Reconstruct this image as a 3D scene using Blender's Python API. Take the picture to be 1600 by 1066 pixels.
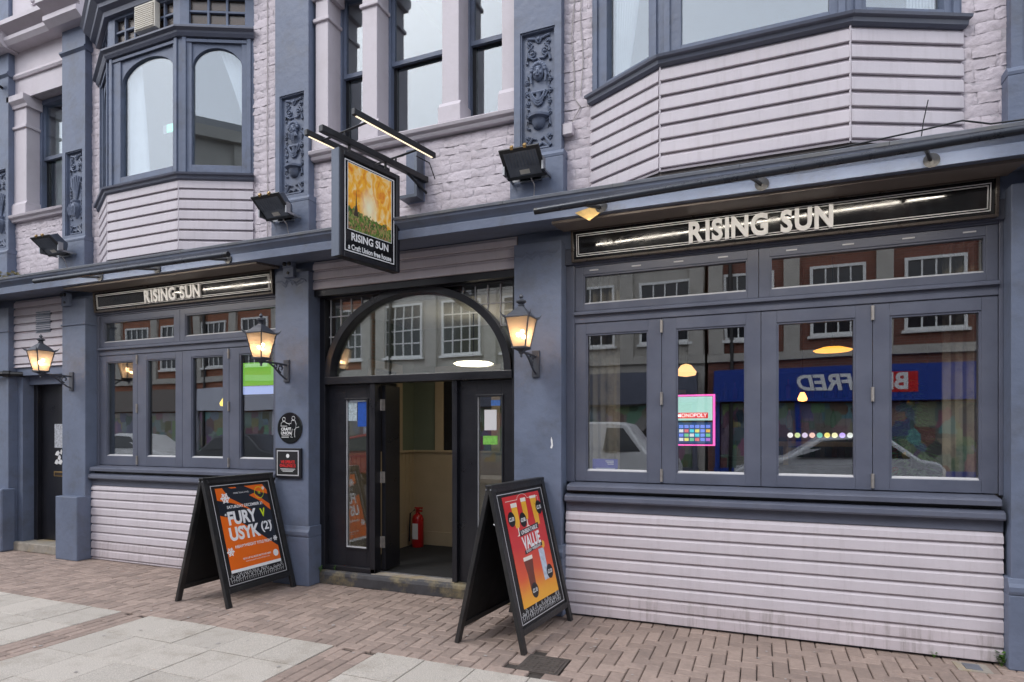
import bpy, bmesh, math, random
from mathutils import Matrix, Vector, noise
for o in list(bpy.data.objects): bpy.data.objects.remove(o)
R = math.radians
scn = bpy.context.scene
COL = scn.collection
# ---------------------------------------------------------------- camera
cam = bpy.data.cameras.new("camera"); cam_o = bpy.data.objects.new("camera", cam); COL.objects.link(cam_o)
cam_o.location = (0, -5.33, 1.65); cam_o.rotation_euler = (R(90), 0, R(22.1355))
cam.lens = 21.6; cam.sensor_width = 36; cam.shift_y = 0.0881; cam.clip_end = 2000; cam.clip_start = 0.05
scn.camera = cam_o
# ---------------------------------------------------------------- sky (overcast) and sun
w = bpy.data.worlds.new("World"); scn.world = w; w.use_nodes = True
nt = w.node_tree; bg = nt.nodes["Background"]
sky = nt.nodes.new("ShaderNodeTexSky"); sky.sky_type = 'NISHITA'; sky.sun_disc = False
sky.sun_elevation = R(42); sky.sun_rotation = R(215); sky.dust_density = 4; sky.air_density = 1.0; sky.ozone_density = 1.5
hs = nt.nodes.new("ShaderNodeHueSaturation"); hs.inputs['Saturation'].default_value = 0.45
nt.links.new(sky.outputs[0], hs.inputs['Color'])
cl = nt.nodes.new("ShaderNodeMix"); cl.data_type = 'RGBA'; cl.inputs[0].default_value = 0.78        # even cloud cover over the clear sky
cl.inputs[7].default_value = (9.3, 9.8, 11.0, 1); nt.links.new(hs.outputs[0], cl.inputs[6]); nt.links.new(cl.outputs[2], bg.inputs[0])
bg.inputs[1].default_value = 0.15
sl = bpy.data.lights.new("sun", 'SUN'); sl.energy = 0.7; sl.angle = R(14); sl.color = (1, .965, .92)
so = bpy.data.objects.new("sun", sl); COL.objects.link(so)
so.rotation_euler = Vector((0.45, 0.75, -0.95)).to_track_quat('-Z', 'Y').to_euler()
scn.view_settings.view_transform = 'Standard'; scn.view_settings.look = 'None'
scn.view_settings.exposure = 0.5; scn.view_settings.gamma = 1
scn.render.engine = 'CYCLES'; scn.cycles.max_bounces = 8; scn.cycles.transparent_max_bounces = 16
scn.cycles.caustics_reflective = False; scn.cycles.caustics_refractive = False; scn.cycles.sample_clamp_indirect = 6
scn.cycles.use_denoising = True
rnd = random.Random(7)

# ---------------------------------------------------------------- materials
def N(nt, t, **k):
    n = nt.nodes.new(t)
    for a, b in k.items(): setattr(n, a, b)
    return n
def base(name):
    m = bpy.data.materials.new(name); m.use_nodes = True
    return m, m.node_tree, m.node_tree.nodes["Principled BSDF"]
def mat(name, col, rough=.5, var=.12, scale=6., bump=.0, bscale=40., metal=0., dirt=None, dirt_amt=0., spec=.5, streak=False, isl=False, orand=0.):
    """painted / plain surface: base colour broken up by noise, fine relief, optional stains with their own shape"""
    m, nt, p = base(name); L = nt.links.new
    tc = N(nt, "ShaderNodeNewGeometry"); pos = tc.outputs['Position']
    n = N(nt, "ShaderNodeTexNoise"); n.inputs['Scale'].default_value = scale; n.inputs['Detail'].default_value = 6; n.inputs['Roughness'].default_value = .65
    L(pos, n.inputs['Vector'])
    cr = N(nt, "ShaderNodeMapRange"); cr.inputs[1].default_value = .3; cr.inputs[2].default_value = .7
    cr.inputs[3].default_value = 1 - var; cr.inputs[4].default_value = 1 + var
    L(n.outputs[0], cr.inputs[0])
    mx = N(nt, "ShaderNodeVectorMath", operation='SCALE'); mx.inputs[0].default_value = col[:3]
    L(cr.outputs[0], mx.inputs['Scale']); out = mx.outputs[0]
    if orand or isl:
        src = N(nt, "ShaderNodeObjectInfo").outputs['Random'] if not isl else tc.outputs['Random Per Island']
        r2 = N(nt, "ShaderNodeMapRange"); r2.inputs[3].default_value = 1 - (orand or .2); r2.inputs[4].default_value = 1 + (orand or .2)
        L(src, r2.inputs[0]); m2 = N(nt, "ShaderNodeVectorMath", operation='SCALE'); L(out, m2.inputs[0]); L(r2.outputs[0], m2.inputs['Scale']); out = m2.outputs[0]
    if dirt:
        mp = N(nt, "ShaderNodeMapping"); L(pos, mp.inputs[0])
        mp.inputs['Scale'].default_value = (14, 14, .9) if streak else (2.2, 2.2, 2.2)
        d = N(nt, "ShaderNodeTexNoise"); d.inputs['Scale'].default_value = 1.5; d.inputs['Detail'].default_value = 8; d.inputs['Roughness'].default_value = .7
        L(mp.outputs[0], d.inputs['Vector'])
        dr = N(nt, "ShaderNodeMapRange"); dr.inputs[1].default_value = .50; dr.inputs[2].default_value = .72; dr.inputs[4].default_value = dirt_amt
        L(d.outputs[0], dr.inputs[0])
        mm = N(nt, "ShaderNodeMix", data_type='RGBA'); L(dr.outputs[0], mm.inputs[0]); L(out, mm.inputs[6]); mm.inputs[7].default_value = (*dirt, 1); out = mm.outputs[2]
    L(out, p.inputs['Base Color'])
    rr = N(nt, "ShaderNodeMapRange"); rr.inputs[1].default_value = .3; rr.inputs[2].default_value = .7
    rr.inputs[3].default_value = max(.03, rough - .08); rr.inputs[4].default_value = min(1, rough + .1); L(n.outputs[0], rr.inputs[0]); L(rr.outputs[0], p.inputs['Roughness'])
    p.inputs['Metallic'].default_value = metal; p.inputs['Specular IOR Level'].default_value = spec
    if bump:
        b = N(nt, "ShaderNodeTexNoise"); b.inputs['Scale'].default_value = bscale; b.inputs['Detail'].default_value = 5; L(pos, b.inputs['Vector'])
        bn = N(nt, "ShaderNodeBump"); bn.inputs['Strength'].default_value = bump; bn.inputs['Distance'].default_value = .01
        L(b.outputs[0], bn.inputs['Height']); L(bn.outputs[0], p.inputs['Normal'])
    return m
def emit(name, col, s):
    m, nt, p = base(name); p.inputs['Base Color'].default_value = (*col, 1)
    p.inputs['Emission Color'].default_value = (*col, 1); p.inputs['Emission Strength'].default_value = s
    return m
def glass(name, tint=(.93, .95, .95), r0=.085, rough=0.0, wob=.0, refl=(1, 1, 1)):
    """thin pane: see-through plus a mirror share that grows towards grazing angles (same from both sides)"""
    m, nt, p = base(name); L = nt.links.new; nt.nodes.remove(p)
    tr = N(nt, "ShaderNodeBsdfTransparent"); tr.inputs[0].default_value = (*tint, 1)
    gl = N(nt, "ShaderNodeBsdfGlossy"); gl.inputs['Roughness'].default_value = rough; gl.inputs['Color'].default_value = (*refl, 1)
    g = N(nt, "ShaderNodeNewGeometry")
    dt = N(nt, "ShaderNodeVectorMath", operation='DOT_PRODUCT'); L(g.outputs['Incoming'], dt.inputs[0]); L(g.outputs['Normal'], dt.inputs[1])
    ab = N(nt, "ShaderNodeMath", operation='ABSOLUTE'); L(dt.outputs['Value'], ab.inputs[0])
    om = N(nt, "ShaderNodeMath", operation='SUBTRACT'); om.inputs[0].default_value = 1; L(ab.outputs[0], om.inputs[1])
    pw = N(nt, "ShaderNodeMath", operation='POWER'); L(om.outputs[0], pw.inputs[0]); pw.inputs[1].default_value = 5
    ma = N(nt, "ShaderNodeMath", operation='MULTIPLY_ADD'); L(pw.outputs[0], ma.inputs[0]); ma.inputs[1].default_value = 1-r0; ma.inputs[2].default_value = r0
    if wob:
        b = N(nt, "ShaderNodeTexNoise"); b.inputs['Scale'].default_value = 1.6; b.inputs['Detail'].default_value = 0; L(g.outputs['Position'], b.inputs['Vector'])
        bn = N(nt, "ShaderNodeBump"); bn.inputs['Strength'].default_value = wob; bn.inputs['Distance'].default_value = .03; L(b.outputs[0], bn.inputs['Height']); L(bn.outputs[0], gl.inputs['Normal'])
    mx = N(nt, "ShaderNodeMixShader"); L(ma.outputs[0], mx.inputs[0]); L(tr.outputs[0], mx.inputs[1]); L(gl.outputs[0], mx.inputs[2])
    L(mx.outputs[0], nt.nodes["Material Output"].inputs[0])
    return m

M = {}
M['slate'] = mat('slate_blue_masonry_paint', (.130, .158, .228), .52, .13, 2.2, .5, 14., dirt=(.085, .085, .09), dirt_amt=.5)
M['slate_side'] = M['slate']
M['char'] = mat('charcoal_joinery_paint', (.104, .115, .157), .38, .10, 4., .12, 45., dirt=(.17, .165, .17), dirt_amt=.16)
M['blackpaint'] = mat('blue_black_door_paint', (.010, .0105, .015), .33, .15, 4., .15, 50., dirt=(.10, .09, .085), dirt_amt=.07)
M['lilac'] = mat('lilac_board_paint', (.56, .515, .55), .42, .05, 2.5, .06, 70., dirt=(.33, .29, .29), dirt_amt=.26, streak=True, orand=.03)
M['lilac_dirty'] = mat('lilac_board_paint_splashed', (.53, .475, .50), .5, .08, 2.5, .08, 60., dirt=(.19, .165, .145), dirt_amt=.62, streak=True, orand=.05)
M['lilac_brick'] = mat('lilac_painted_brick', (.575, .515, .555), .6, .09, 5., .6, 34., dirt=(.36, .31, .31), dirt_amt=.4, orand=.04)
M['mortar'] = mat('lilac_painted_mortar', (.48, .445, .475), .8, .15, 8., .6, 30.)
M['stone'] = mat('lilac_painted_stone', (.565, .52, .555), .55, .05, 3., .2, 30., dirt=(.36, .31, .31), dirt_amt=.25)
M['lead'] = mat('weathered_lead', (.13, .14, .165), .6, .2, 6., .3, 30., dirt=(.18, .17, .13), dirt_amt=.5)
M['soffit'] = mat('brown_grey_soffit_paint', (.16, .135, .12), .5, .1, 5.)
M['black'] = mat('black_satin_metal', (.012, .012, .014), .35, .2, 9., .1, 60.)
M['blackwood'] = mat('black_worn_wood', (.016, .016, .017), .42, .25, 9., .25, 45., dirt=(.16, .13, .11), dirt_amt=.18)
M['chalk'] = mat('black_chalkboard', (.006, .006, .007), .6, .2, 5.)
M['gloss_black'] = mat('black_gloss_acrylic', (.010, .010, .011), .035, .1, 3.)
M['white'] = mat('white_acrylic', (.78, .78, .78), .35, .03, 4.)
M['line'] = mat('silver_white_line', (.55, .55, .57), .4, .03, 4.)
M['steel'] = mat('grey_steel', (.30, .31, .33), .4, .15, 14., .05, 50., metal=.8)
M['hinge'] = mat('zinc_hinge', (.42, .39, .36), .42, .2, 20., metal=.7)
M['gunmetal'] = mat('dark_galvanised_tube', (.10, .115, .145), .34, .15, 9., metal=.55)
M['brass'] = mat('brass', (.50, .33, .13), .35, .2, 20., metal=.9)
M['red'] = mat('red_enamel', (.42, .010, .012), .3, .05, 5.)
M['beige'] = mat('olive_beige_paint', (.46, .37, .24), .5, .06, 4., .05, 60.)
M['greenwall'] = mat('sage_green_paint', (.17, .20, .145), .6, .06, 4.)
M['mat'] = mat('charcoal_carpet_mat', (.014, .014, .015), .95, .3, 60., .5, 120.)
M['stepstone'] = mat('painted_step_stone', (.05, .05, .056), .6, .3, 7., .5, 25., dirt=(.46, .36, .16), dirt_amt=.55)
M['stonebare'] = mat('worn_step_stone', (.30, .27, .23), .8, .25, 9., .5, 25., dirt=(.40, .26, .06), dirt_amt=.6)
M['glass'] = glass('window_glass', r0=.17, wob=.03)
M['glass_up'] = glass('upper_window_glass', (.90, .94, .97), .145, refl=(.92, .97, 1))
M['lampglass'] = None
M['cream'] = mat('cream_plastic', (.62, .58, .50), .45, .06, 6.)
M['wire'] = mat('pale_cable', (.42, .39, .37), .6, .1, 9.)
M['darkwood'] = mat('dark_interior_wood', (.035, .022, .014), .45, .3, 5.)
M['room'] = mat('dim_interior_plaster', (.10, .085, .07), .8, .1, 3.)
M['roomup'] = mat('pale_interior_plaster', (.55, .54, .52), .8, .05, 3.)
M['curtain'] = mat('white_net_curtain', (.80, .79, .77), .8, .05, 5.)
M['leaf'] = mat('weed_leaf', (.07, .16, .025), .55, .3, 40.)
M['iron'] = mat('cast_iron_cover', (.10, .085, .075), .6, .25, 20., .6, 90., metal=.3)
M['sand'] = mat('jointing_sand', (.05, .042, .036), .95, .25, 30., .3, 90.)
PAV = dict(rough=.82, var=.16, scale=26., bump=.45, bscale=120., dirt=(.13, .105, .095), dirt_amt=.45)
M['paver'] = mat('brown_block_paver', (.305, .232, .195), orand=.17, **PAV)
M['paver_j'] = mat('brown_block_paver_far', (.305, .232, .195), isl=True, orand=.17, **PAV)
M['slab'] = mat('speckled_concrete_slab', (.445, .405, .358), .85, .36, 130., .4, 140., dirt=(.24, .20, .155), dirt_amt=.6, orand=.09)
M['asphalt'] = mat('asphalt', (.05, .05, .052), .85, .2, 30., .4, 90.)

# ---------------------------------------------------------------- mesh helpers
class MB:
    def __init__(s): s.v = []; s.f = []
    def box(s, x0, x1, y0, y1, z0, z1):
        b = len(s.v)
        s.v += [(x0,y0,z0),(x1,y0,z0),(x1,y1,z0),(x0,y1,z0),(x0,y0,z1),(x1,y0,z1),(x1,y1,z1),(x0,y1,z1)]
        s.f += [tuple(b+i for i in q) for q in ((0,3,2,1),(4,5,6,7),(0,1,5,4),(1,2,6,5),(2,3,7,6),(3,0,4,7))]
        return s
    def poly(s, pts):
        b = len(s.v); s.v += [tuple(p) for p in pts]; s.f.append(tuple(range(b, b+len(pts)))); return s
    def prism(s, prof, x0, x1, sk0=0., sk1=0.):
        """profile of (y, z) points (counter-clockwise seen from +x) swept along x; sk: mitre, x shift per unit of -y"""
        b = len(s.v); n = len(prof)
        s.v += [(x0 + sk0*(-y), y, z) for y, z in prof] + [(x1 + sk1*(-y), y, z) for y, z in prof]
        s.f.append(tuple(b+i for i in reversed(range(n)))); s.f.append(tuple(b+n+i for i in range(n)))
        for i in range(n): j = (i+1) % n; s.f.append((b+i, b+j, b+n+j, b+n+i))
        return s
    def extr(s, pts, y0, y1):
        """polygon of (x, z) points given thickness between y0 (front) and y1"""
        b = len(s.v); n = len(pts)
        s.v += [(x, y0, z) for x, z in pts] + [(x, y1, z) for x, z in pts]
        s.f.append(tuple(b+i for i in range(n))); s.f.append(tuple(b+n+i for i in reversed(range(n))))
        for i in range(n): j = (i+1) % n; s.f.append((b+j, b+i, b+n+i, b+n+j))
        return s
    def tube(s, pts, r, n=8, r1=None, cap=True):
        b0 = len(s.v); m = len(pts); P = [Vector(p) for p in pts]
        for k, p in enumerate(P):
            t = (P[min(k+1, m-1)] - P[max(k-1, 0)]).normalized()
            a = Vector((0,0,1)) if abs(t.z) < .9 else Vector((1,0,0))
            u = t.cross(a).normalized(); w_ = t.cross(u)
            rr = r if r1 is None else r + (r1-r)*k/(m-1)
            for i in range(n):
                an = 2*math.pi*i/n; s.v.append(tuple(p + u*rr*math.cos(an) + w_*rr*math.sin(an)))
        for k in range(m-1):
            for i in range(n):
                j = (i+1) % n; a = b0+k*n; s.f.append((a+i, a+n+i, a+n+j, a+j))
        if cap: s.f.append(tuple(b0+i for i in range(n))); s.f.append(tuple(b0+(m-1)*n+i for i in reversed(range(n))))
        return s
    def lathe(s, prof, c=(0,0,0), n=16, ph=0., axis='z'):
        b = len(s.v); m = len(prof)
        for r, z in prof:
            for i in range(n):
                a = 2*math.pi*i/n + ph
                p = (r*math.cos(a), r*math.sin(a), z)
                if axis == 'y': p = (p[0], -p[2], p[1])
                s.v.append((c[0]+p[0], c[1]+p[1], c[2]+p[2]))
        for k in range(m-1):
            for i in range(n):
                j = (i+1) % n; s.f.append((b+k*n+i, b+k*n+j, b+(k+1)*n+j, b+(k+1)*n+i))
        s.f.append(tuple(b+i for i in reversed(range(n)))); s.f.append(tuple(b+(m-1)*n+i for i in range(n)))
        return s
    def ball(s, c, r, sx=1, sy=1, sz=1, n=10, m=7):
        b = len(s.v)
        for k in range(1, m):
            t = math.pi*k/m
            for i in range(n):
                a = 2*math.pi*i/n
                s.v.append((c[0]+r*sx*math.sin(t)*math.cos(a), c[1]+r*sy*math.sin(t)*math.sin(a), c[2]+r*sz*math.cos(t)))
        s.v += [(c[0], c[1], c[2]+r*sz), (c[0], c[1], c[2]-r*sz)]; T = b+n*(m-1)
        for k in range(m-2):
            for i in range(n):
                j = (i+1) % n; s.f.append((b+k*n+i, b+(k+1)*n+i, b+(k+1)*n+j, b+k*n+j))
        for i in range(n):
            j = (i+1) % n; s.f.append((T, b+i, b+j)); s.f.append((T+1, b+(m-2)*n+j, b+(m-2)*n+i))
        return s
    def xf(s, mtx, start=0):
        for i in range(start, len(s.v)): s.v[i] = tuple(mtx @ Vector(s.v[i]))
        return s
    def mesh(s, name):
        me = bpy.data.meshes.new(name); me.from_pydata(s.v, [], s.f); me.update()
        bm = bmesh.new(); bm.from_mesh(me); bmesh.ops.recalc_face_normals(bm, faces=bm.faces); bm.to_mesh(me); bm.free()
        return me
    def build(s, name, m, parent=None, bevel=0., smooth=False, local=False, seg=2):
        me = s.mesh(name); me.materials.append(m)
        if smooth:
            for p in me.polygons: p.use_smooth = True
            me.set_sharp_from_angle(angle=R(40))
        o = put(name, me, parent, local)
        if bevel:
            b = o.modifiers.new('bevel', 'BEVEL'); b.width = bevel; b.segments = seg; b.limit_method = 'ANGLE'; b.angle_limit = R(35)
        return o
def wloc(p):
    return p.matrix_world.copy() if p.parent is None else wloc(p.parent) @ p.matrix_local
def put(name, me, parent=None, local=False):
    o = bpy.data.objects.new(name, me); COL.objects.link(o)
    if parent is not None:
        o.parent = parent
        if not local: o.matrix_parent_inverse = BASIS[parent].inverted()
        BASIS[o] = BASIS[parent] if not local else BASIS[parent]
        if not local: BASIS[o] = Matrix.Identity(4)
    else: BASIS[o] = Matrix.Identity(4)
    return o
class _B(dict):
    def __getitem__(s, o): return dict.get(s, o.name, Matrix.Identity(4))
    def __setitem__(s, o, m): dict.__setitem__(s, o.name, m)
BASIS = _B()
def tag(o, label=None, cat=None, group=None, kind=None):
    if label: o['label'] = label
    if cat: o['category'] = cat
    if group: o['group'] = group
    if kind: o['kind'] = kind
    return o
def thing(name, label, cat, loc=(0,0,0), rz=0., group=None):
    o = bpy.data.objects.new(name, None); COL.objects.link(o); o.empty_display_size = .2
    o.location = loc; o.rotation_euler = (0, 0, rz)
    BASIS[o] = Matrix.Translation(loc) @ Matrix.Rotation(rz, 4, 'Z')
    return tag(o, label, cat, group)
def inst(name, me, loc, parent, rot=(0,0,0), mtl=None, scale=None):
    """another object sharing mesh data, placed in world coordinates under parent"""
    o = bpy.data.objects.new(name, me); COL.objects.link(o)
    o.parent = parent; o.matrix_parent_inverse = BASIS[parent].inverted()
    o.location = loc; o.rotation_euler = rot
    if scale: o.scale = scale
    BASIS[o] = Matrix.LocRotScale(Vector(loc), o.rotation_euler, Vector(scale) if scale else None)
    return o
def textmesh(s, size, bold=0., ext=0., space=1., align='CENTER', shear=0., sx=1., fit=None):
    cu = bpy.data.curves.new('t', 'FONT'); cu.body = s; cu.size = size; cu.offset = bold; cu.extrude = ext; cu.space_character = space
    cu.align_x = align; cu.align_y = 'CENTER'; cu.shear = shear; cu.resolution_u = 4
    o = bpy.data.objects.new('t', cu); COL.objects.link(o)
    dg = bpy.context.evaluated_depsgraph_get(); me = bpy.data.meshes.new_from_object(o.evaluated_get(dg))
    bpy.data.objects.remove(o); bpy.data.curves.remove(cu)
    if sx != 1:
        for v in me.vertices: v.co.x *= sx
    if fit:
        xs = [v.co.x for v in me.vertices]; ys = [v.co.y for v in me.vertices]; x0, x1, y0, y1 = min(xs), max(xs), min(ys), max(ys)
        for v in me.vertices: v.co.x = ((v.co.x-x0)/(x1-x0)-.5)*fit[0]; v.co.y = ((v.co.y-y0)/(y1-y0)-.5)*fit[1]
    return me
def text(s, size, m, parent, mtx, name='lettering', **k):
    """flat or raised lettering; mtx maps the text plane (x right, y up) to the parent's local space"""
    me = textmesh(s, size, **k); me.name = name; me.transform(mtx); me.materials.clear(); me.materials.append(m)
    o = bpy.data.objects.new(name, me); COL.objects.link(o); o.parent = parent
    return o
FRONT = Matrix.Rotation(R(90), 4, 'X')          # text plane -> facade facing -y
def arc(cx, cz, rx, rz, a0, a1, n):
    return [(cx + rx*math.cos(R(a0+(a1-a0)*i/n)), cz + rz*math.sin(R(a0+(a1-a0)*i/n))) for i in range(n+1)]
# ================================================================ ground
paving = MB().box(-16, 8, -4.6, .6, -.12, -.022).build('pavement', M['sand']); tag(paving, kind='structure')
road = MB().box(-60, 50, -13.2, -4.75, -.25, -.10).build('road', M['asphalt']); tag(road, kind='structure')
far_pave = MB().box(-60, 50, -17.5, -13.2, -.2, .02).build('far_pavement', M['slab']); tag(far_pave, kind='structure')
MB().box(-60, 50, -4.75, -4.6, -.2, .0).build('kerb', M['slab'], paving)
tag(MB().box(-400, 400, -400, 400, -.45, -.3).build('ground', M['asphalt']), kind='structure')

def piece_mesh(sx, sy, h, bev):
    mb = MB(); x, y = sx/2, sy/2; b = bev
    mb.v += [(-x,-y,-h),(x,-y,-h),(x,y,-h),(-x,y,-h),(-x,-y,-b),(x,-y,-b),(x,y,-b),(-x,y,-b),(-x+b,-y+b,0),(x-b,-y+b,0),(x-b,y-b,0),(-x+b,y-b,0)]
    for k in (0, 4):
        for i in range(4): j = (i+1) % 4; mb.f.append((k+i, k+j, k+4+j, k+4+i))
    mb.f.append((8,9,10,11)); return mb
U = .1035
pieces = []      # (x, y, sx, sy)
X0, Y0, NX, NY = -10.90, -1.462, 129, 15
def inreg(i, j): return 0 <= i < NX and 0 <= j < NY
for i in range(-1, NX+1):
    for j in range(-1, NY+1):
        k = (i - j) % 4
        if k == 0: cells = [(i,j), (i+1,j)]
        elif k == 3: cells = [(i,j), (i,j+1)]
        else: continue
        cells = [c for c in cells if inreg(*c)]
        if not cells: continue
        xs = [c[0] for c in cells]; ys = [c[1] for c in cells]
        pieces.append((X0+U*(min(xs)+max(xs)+1)/2, Y0+U*(min(ys)+max(ys)+1)/2, U*(max(xs)-min(xs)+1)-.007, U*(max(ys)-min(ys)+1)-.007))
# soldier row against the wall line, brick bands between the slab fields
SL, SD, GAP = .404, .432, .4
fields = [(-7.45, 5), (-5.07, 5), (-2.655, 5), (-.24, 5)]
bands = [(-5.43, -5.07), (-3.05, -2.655), (-.635, -.24), (-7.85, -7.45)]
for bx0, bx1 in bands:
    n = 4; wv = (bx1-bx0)/n
    for r in range(n):
        y = Y0 - U*((r % 2)*.5)
        while y > -3.6:
            pieces.append((bx0+wv*(r+.5), y-U, wv-.007, 2*U-.007)); y -= 2*U
cx, cy = 0, -5.33
skip = (-1.60, -1.28, -1.37, -1.04)   # manhole
def keep(p): return not (skip[0]-.0 < p[0]+p[2]/2-.02 and p[0]-p[2]/2+.02 < skip[1] and skip[2] < p[1]+p[3]/2-.02 and p[1]-p[3]/2+.02 < skip[3])
pieces = [p for p in pieces if keep(p)]
def inview(p):
    dx, dy = p[0]-cx, p[1]-cy; r = .9263*dx+.3768*dy; f = -.3768*dx+.9263*dy
    if f < .5: return False
    u = r/f*960; v = 1.65/f*960
    return -830 < u < 830 and v < 420
vis = sorted([p for p in pieces if inview(p)], key=lambda p: (p[0]-cx)**2+(p[1]-cy)**2)
near = set(vis[:300]); cache = {}
far = MB()
for p in pieces:
    dz = rnd.uniform(-.0025, .002)
    if p in near:
        key = (round(p[2], 3), round(p[3], 3))
        if key not in cache:
            me = piece_mesh(p[2], p[3], .03, .006).mesh('paver'); me.materials.append(M['paver']); cache[key] = me
        o = inst('paver', cache[key], (p[0], p[1], dz), paving, (rnd.uniform(-.006,.006), rnd.uniform(-.006,.006), rnd.uniform(-.008,.008)))
    else:
        pm = piece_mesh(p[2], p[3], .03, .006); b = len(far.v)
        far.v += [(x+p[0], y+p[1], z+dz) for x, y, z in pm.v]; far.f += [tuple(b+i for i in f) for f in pm.f]
tag(far.build('block_paving', M['paver_j'], paving), kind='stuff')
sm = piece_mesh(SL-.006, SD-.006, .03, .003).mesh('slab'); sm.materials.append(M['slab'])
for fx, n in fields:
    for i in range(n):
        for j in range(5):
            x, y = fx+SL*(i+.5), Y0-SD*(j+.5)
            if x > 2 or (x > -.3 and j > 2): continue
            inst('paving_slab', sm, (x, y, rnd.uniform(-.002, .003)), paving, (rnd.uniform(-.003,.003), rnd.uniform(-.003,.003), 0))
gum = MB(); rg_ = random.Random(11)
for k in range(150):
    gx, gy_ = rg_.uniform(-7.5, 1.6), rg_.uniform(-2.6, -.15); gr_r = rg_.uniform(.006, .017)
    gum.poly([(gx+gr_r*rg_.uniform(.6, 1.1)*math.cos(a*.785), gy_+gr_r*rg_.uniform(.6, 1.1)*math.sin(a*.785), .0052) for a in range(8)])
tag(gum.build('chewing_gum_spots', mat('trodden_gum', (.36, .33, .31), .8, .3, 30.), paving), kind='stuff')
# inspection cover in the paving
t = thing('inspection_cover', 'square cast iron inspection cover set in the block paving beside the value A-board', 'manhole cover', (-1.44, -1.205, 0))
MB().box(-1.595, -1.285, -1.36, -1.05, -.03, -.004).build('frame', M['iron'], t)
MB().box(-1.575, -1.305, -1.34, -1.07, -.02, .001).build('lid', M['iron'], t, bevel=.003)
lug = MB()
for i in range(7):
    for j in range(7): lug.box(-1.562+i*.0365, -1.545+i*.0365, -1.328+j*.0365, -1.311+j*.0365, .001, .004)
lug.build('tread_pattern', M['iron'], t)
t = thing('drain_cover', 'small grey drain cover in a concrete surround at the right end of the lilac boards', 'drain cover', (1.35, -.16, 0))
MB().box(1.26, 1.46, -.24, -.06, -.02, .004).build('surround', M['stonebare'], t)
MB().box(1.31, 1.41, -.20, -.09, .0, .009).build('lid', M['lead'], t, bevel=.003)

# ================================================================ the pub
pub = thing('pub_building', 'two-storey Victorian pub front painted slate blue and lilac with bay windows and an arched doorway', 'pub', (-4, 0, 0))
PIL = [(-10.10, -9.643), (-8.50, -8.046), (-4.923, -4.47), (-2.112, -1.657), (1.598, 2.06)]
YP = -.09
ZTOP = 7.9
# solid masonry behind the painted skin
wall = MB()
for x0, x1, z0, z1 in [(-9.643,-8.50,3.55,4.57), (-8.05,-7.86,3.55,ZTOP), (-7.86,-5.33,3.55,4.4), (-7.86,-5.33,6.85,ZTOP), (-5.33,-4.92,3.55,ZTOP),
                       (-4.47,-2.11,3.55,4.55), (-4.47,-2.11,6.45,ZTOP), (-1.66,-1.39,3.55,7), (-1.39,1.327,3.55,4.45), (1.327,1.60,3.55,6), (-9.643,-8.5,6.28,ZTOP)]:
    wall.box(x0, x1, .016, .28, z0, z1)
wall.build('upper_wall', M['mortar'], pub)
MB().box(-10.6, -10.1, -.02, .3, 0, ZTOP).box(2.06, 2.64, -.02, .3, 0, ZTOP).build('end_pier', M['slate'], pub)
MB().box(-10.1, 2.06, .02, .28, 3.30, 3.55).build('lintel_beam', M['slate'], pub)
# painted bricks
brick_var = []
for k in range(10):
    mb = MB(); nx, nz = 6, 4; rr = random.Random(k)
    for a in range(nz+1):
        for b in range(nx+1):
            x = -.5+b/nx; z = -.5+a/nz
            e = max(abs(x)*2, abs(z)*2)
            y = -.5 + (.30 if (b in (0, nx) or a in (0, nz)) else 0) + rr.uniform(-.3, .3) + .8*(noise.noise(Vector((x*3+k*7, z*3, k)))) 
            mb.v.append((x + rr.uniform(-.012,.012), y, z + rr.uniform(-.05,.05)*(1 if 0 < b < nx else .4)))
    for a in range(nz):
        for b in range(nx): q = a*(nx+1)+b; mb.f.append((q, q+1, q+nx+2, q+nx+1))
    me = mb.mesh('brick'); me.materials.append(M['lilac_brick'])
    for p in me.polygons: p.use_smooth = True
    brick_var.append(me)
def bricks(x0, x1, z0, z1, ph=0):
    backing = MB().box(x0, x1, .004, .016, z0, z1).build('brick_wall', M['mortar'], pub)
    z = z0; r = ph
    while z < z1-.03:
        h = min(rnd.uniform(.080, .094), z1-z); x = x0 - (.13 if r % 2 else 0) - rnd.uniform(0, .03)
        while x < x1-.01:
            L = .235 + rnd.uniform(-.025, .025); a, b = max(x, x0), min(x+L, x1)
            if b-a > .03:
                inst('brick', rnd.choice(brick_var), ((a+b)/2, .004, z+h/2), backing, (0, 0, 0), scale=((b-a)-.001, .0125, h-.001))
            x += L
        z += h; r += 1
bricks(-9.643, -8.50, 3.56, 4.55); bricks(-8.046, -7.87, 3.56, 7.0); bricks(-5.325, -4.923, 3.56, 6.6); bricks(-4.47, -2.112, 3.56, 4.53)
bricks(-1.657, -1.395, 3.56, 5.75, 1); bricks(1.332, 1.598, 3.56, 4.9)

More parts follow.
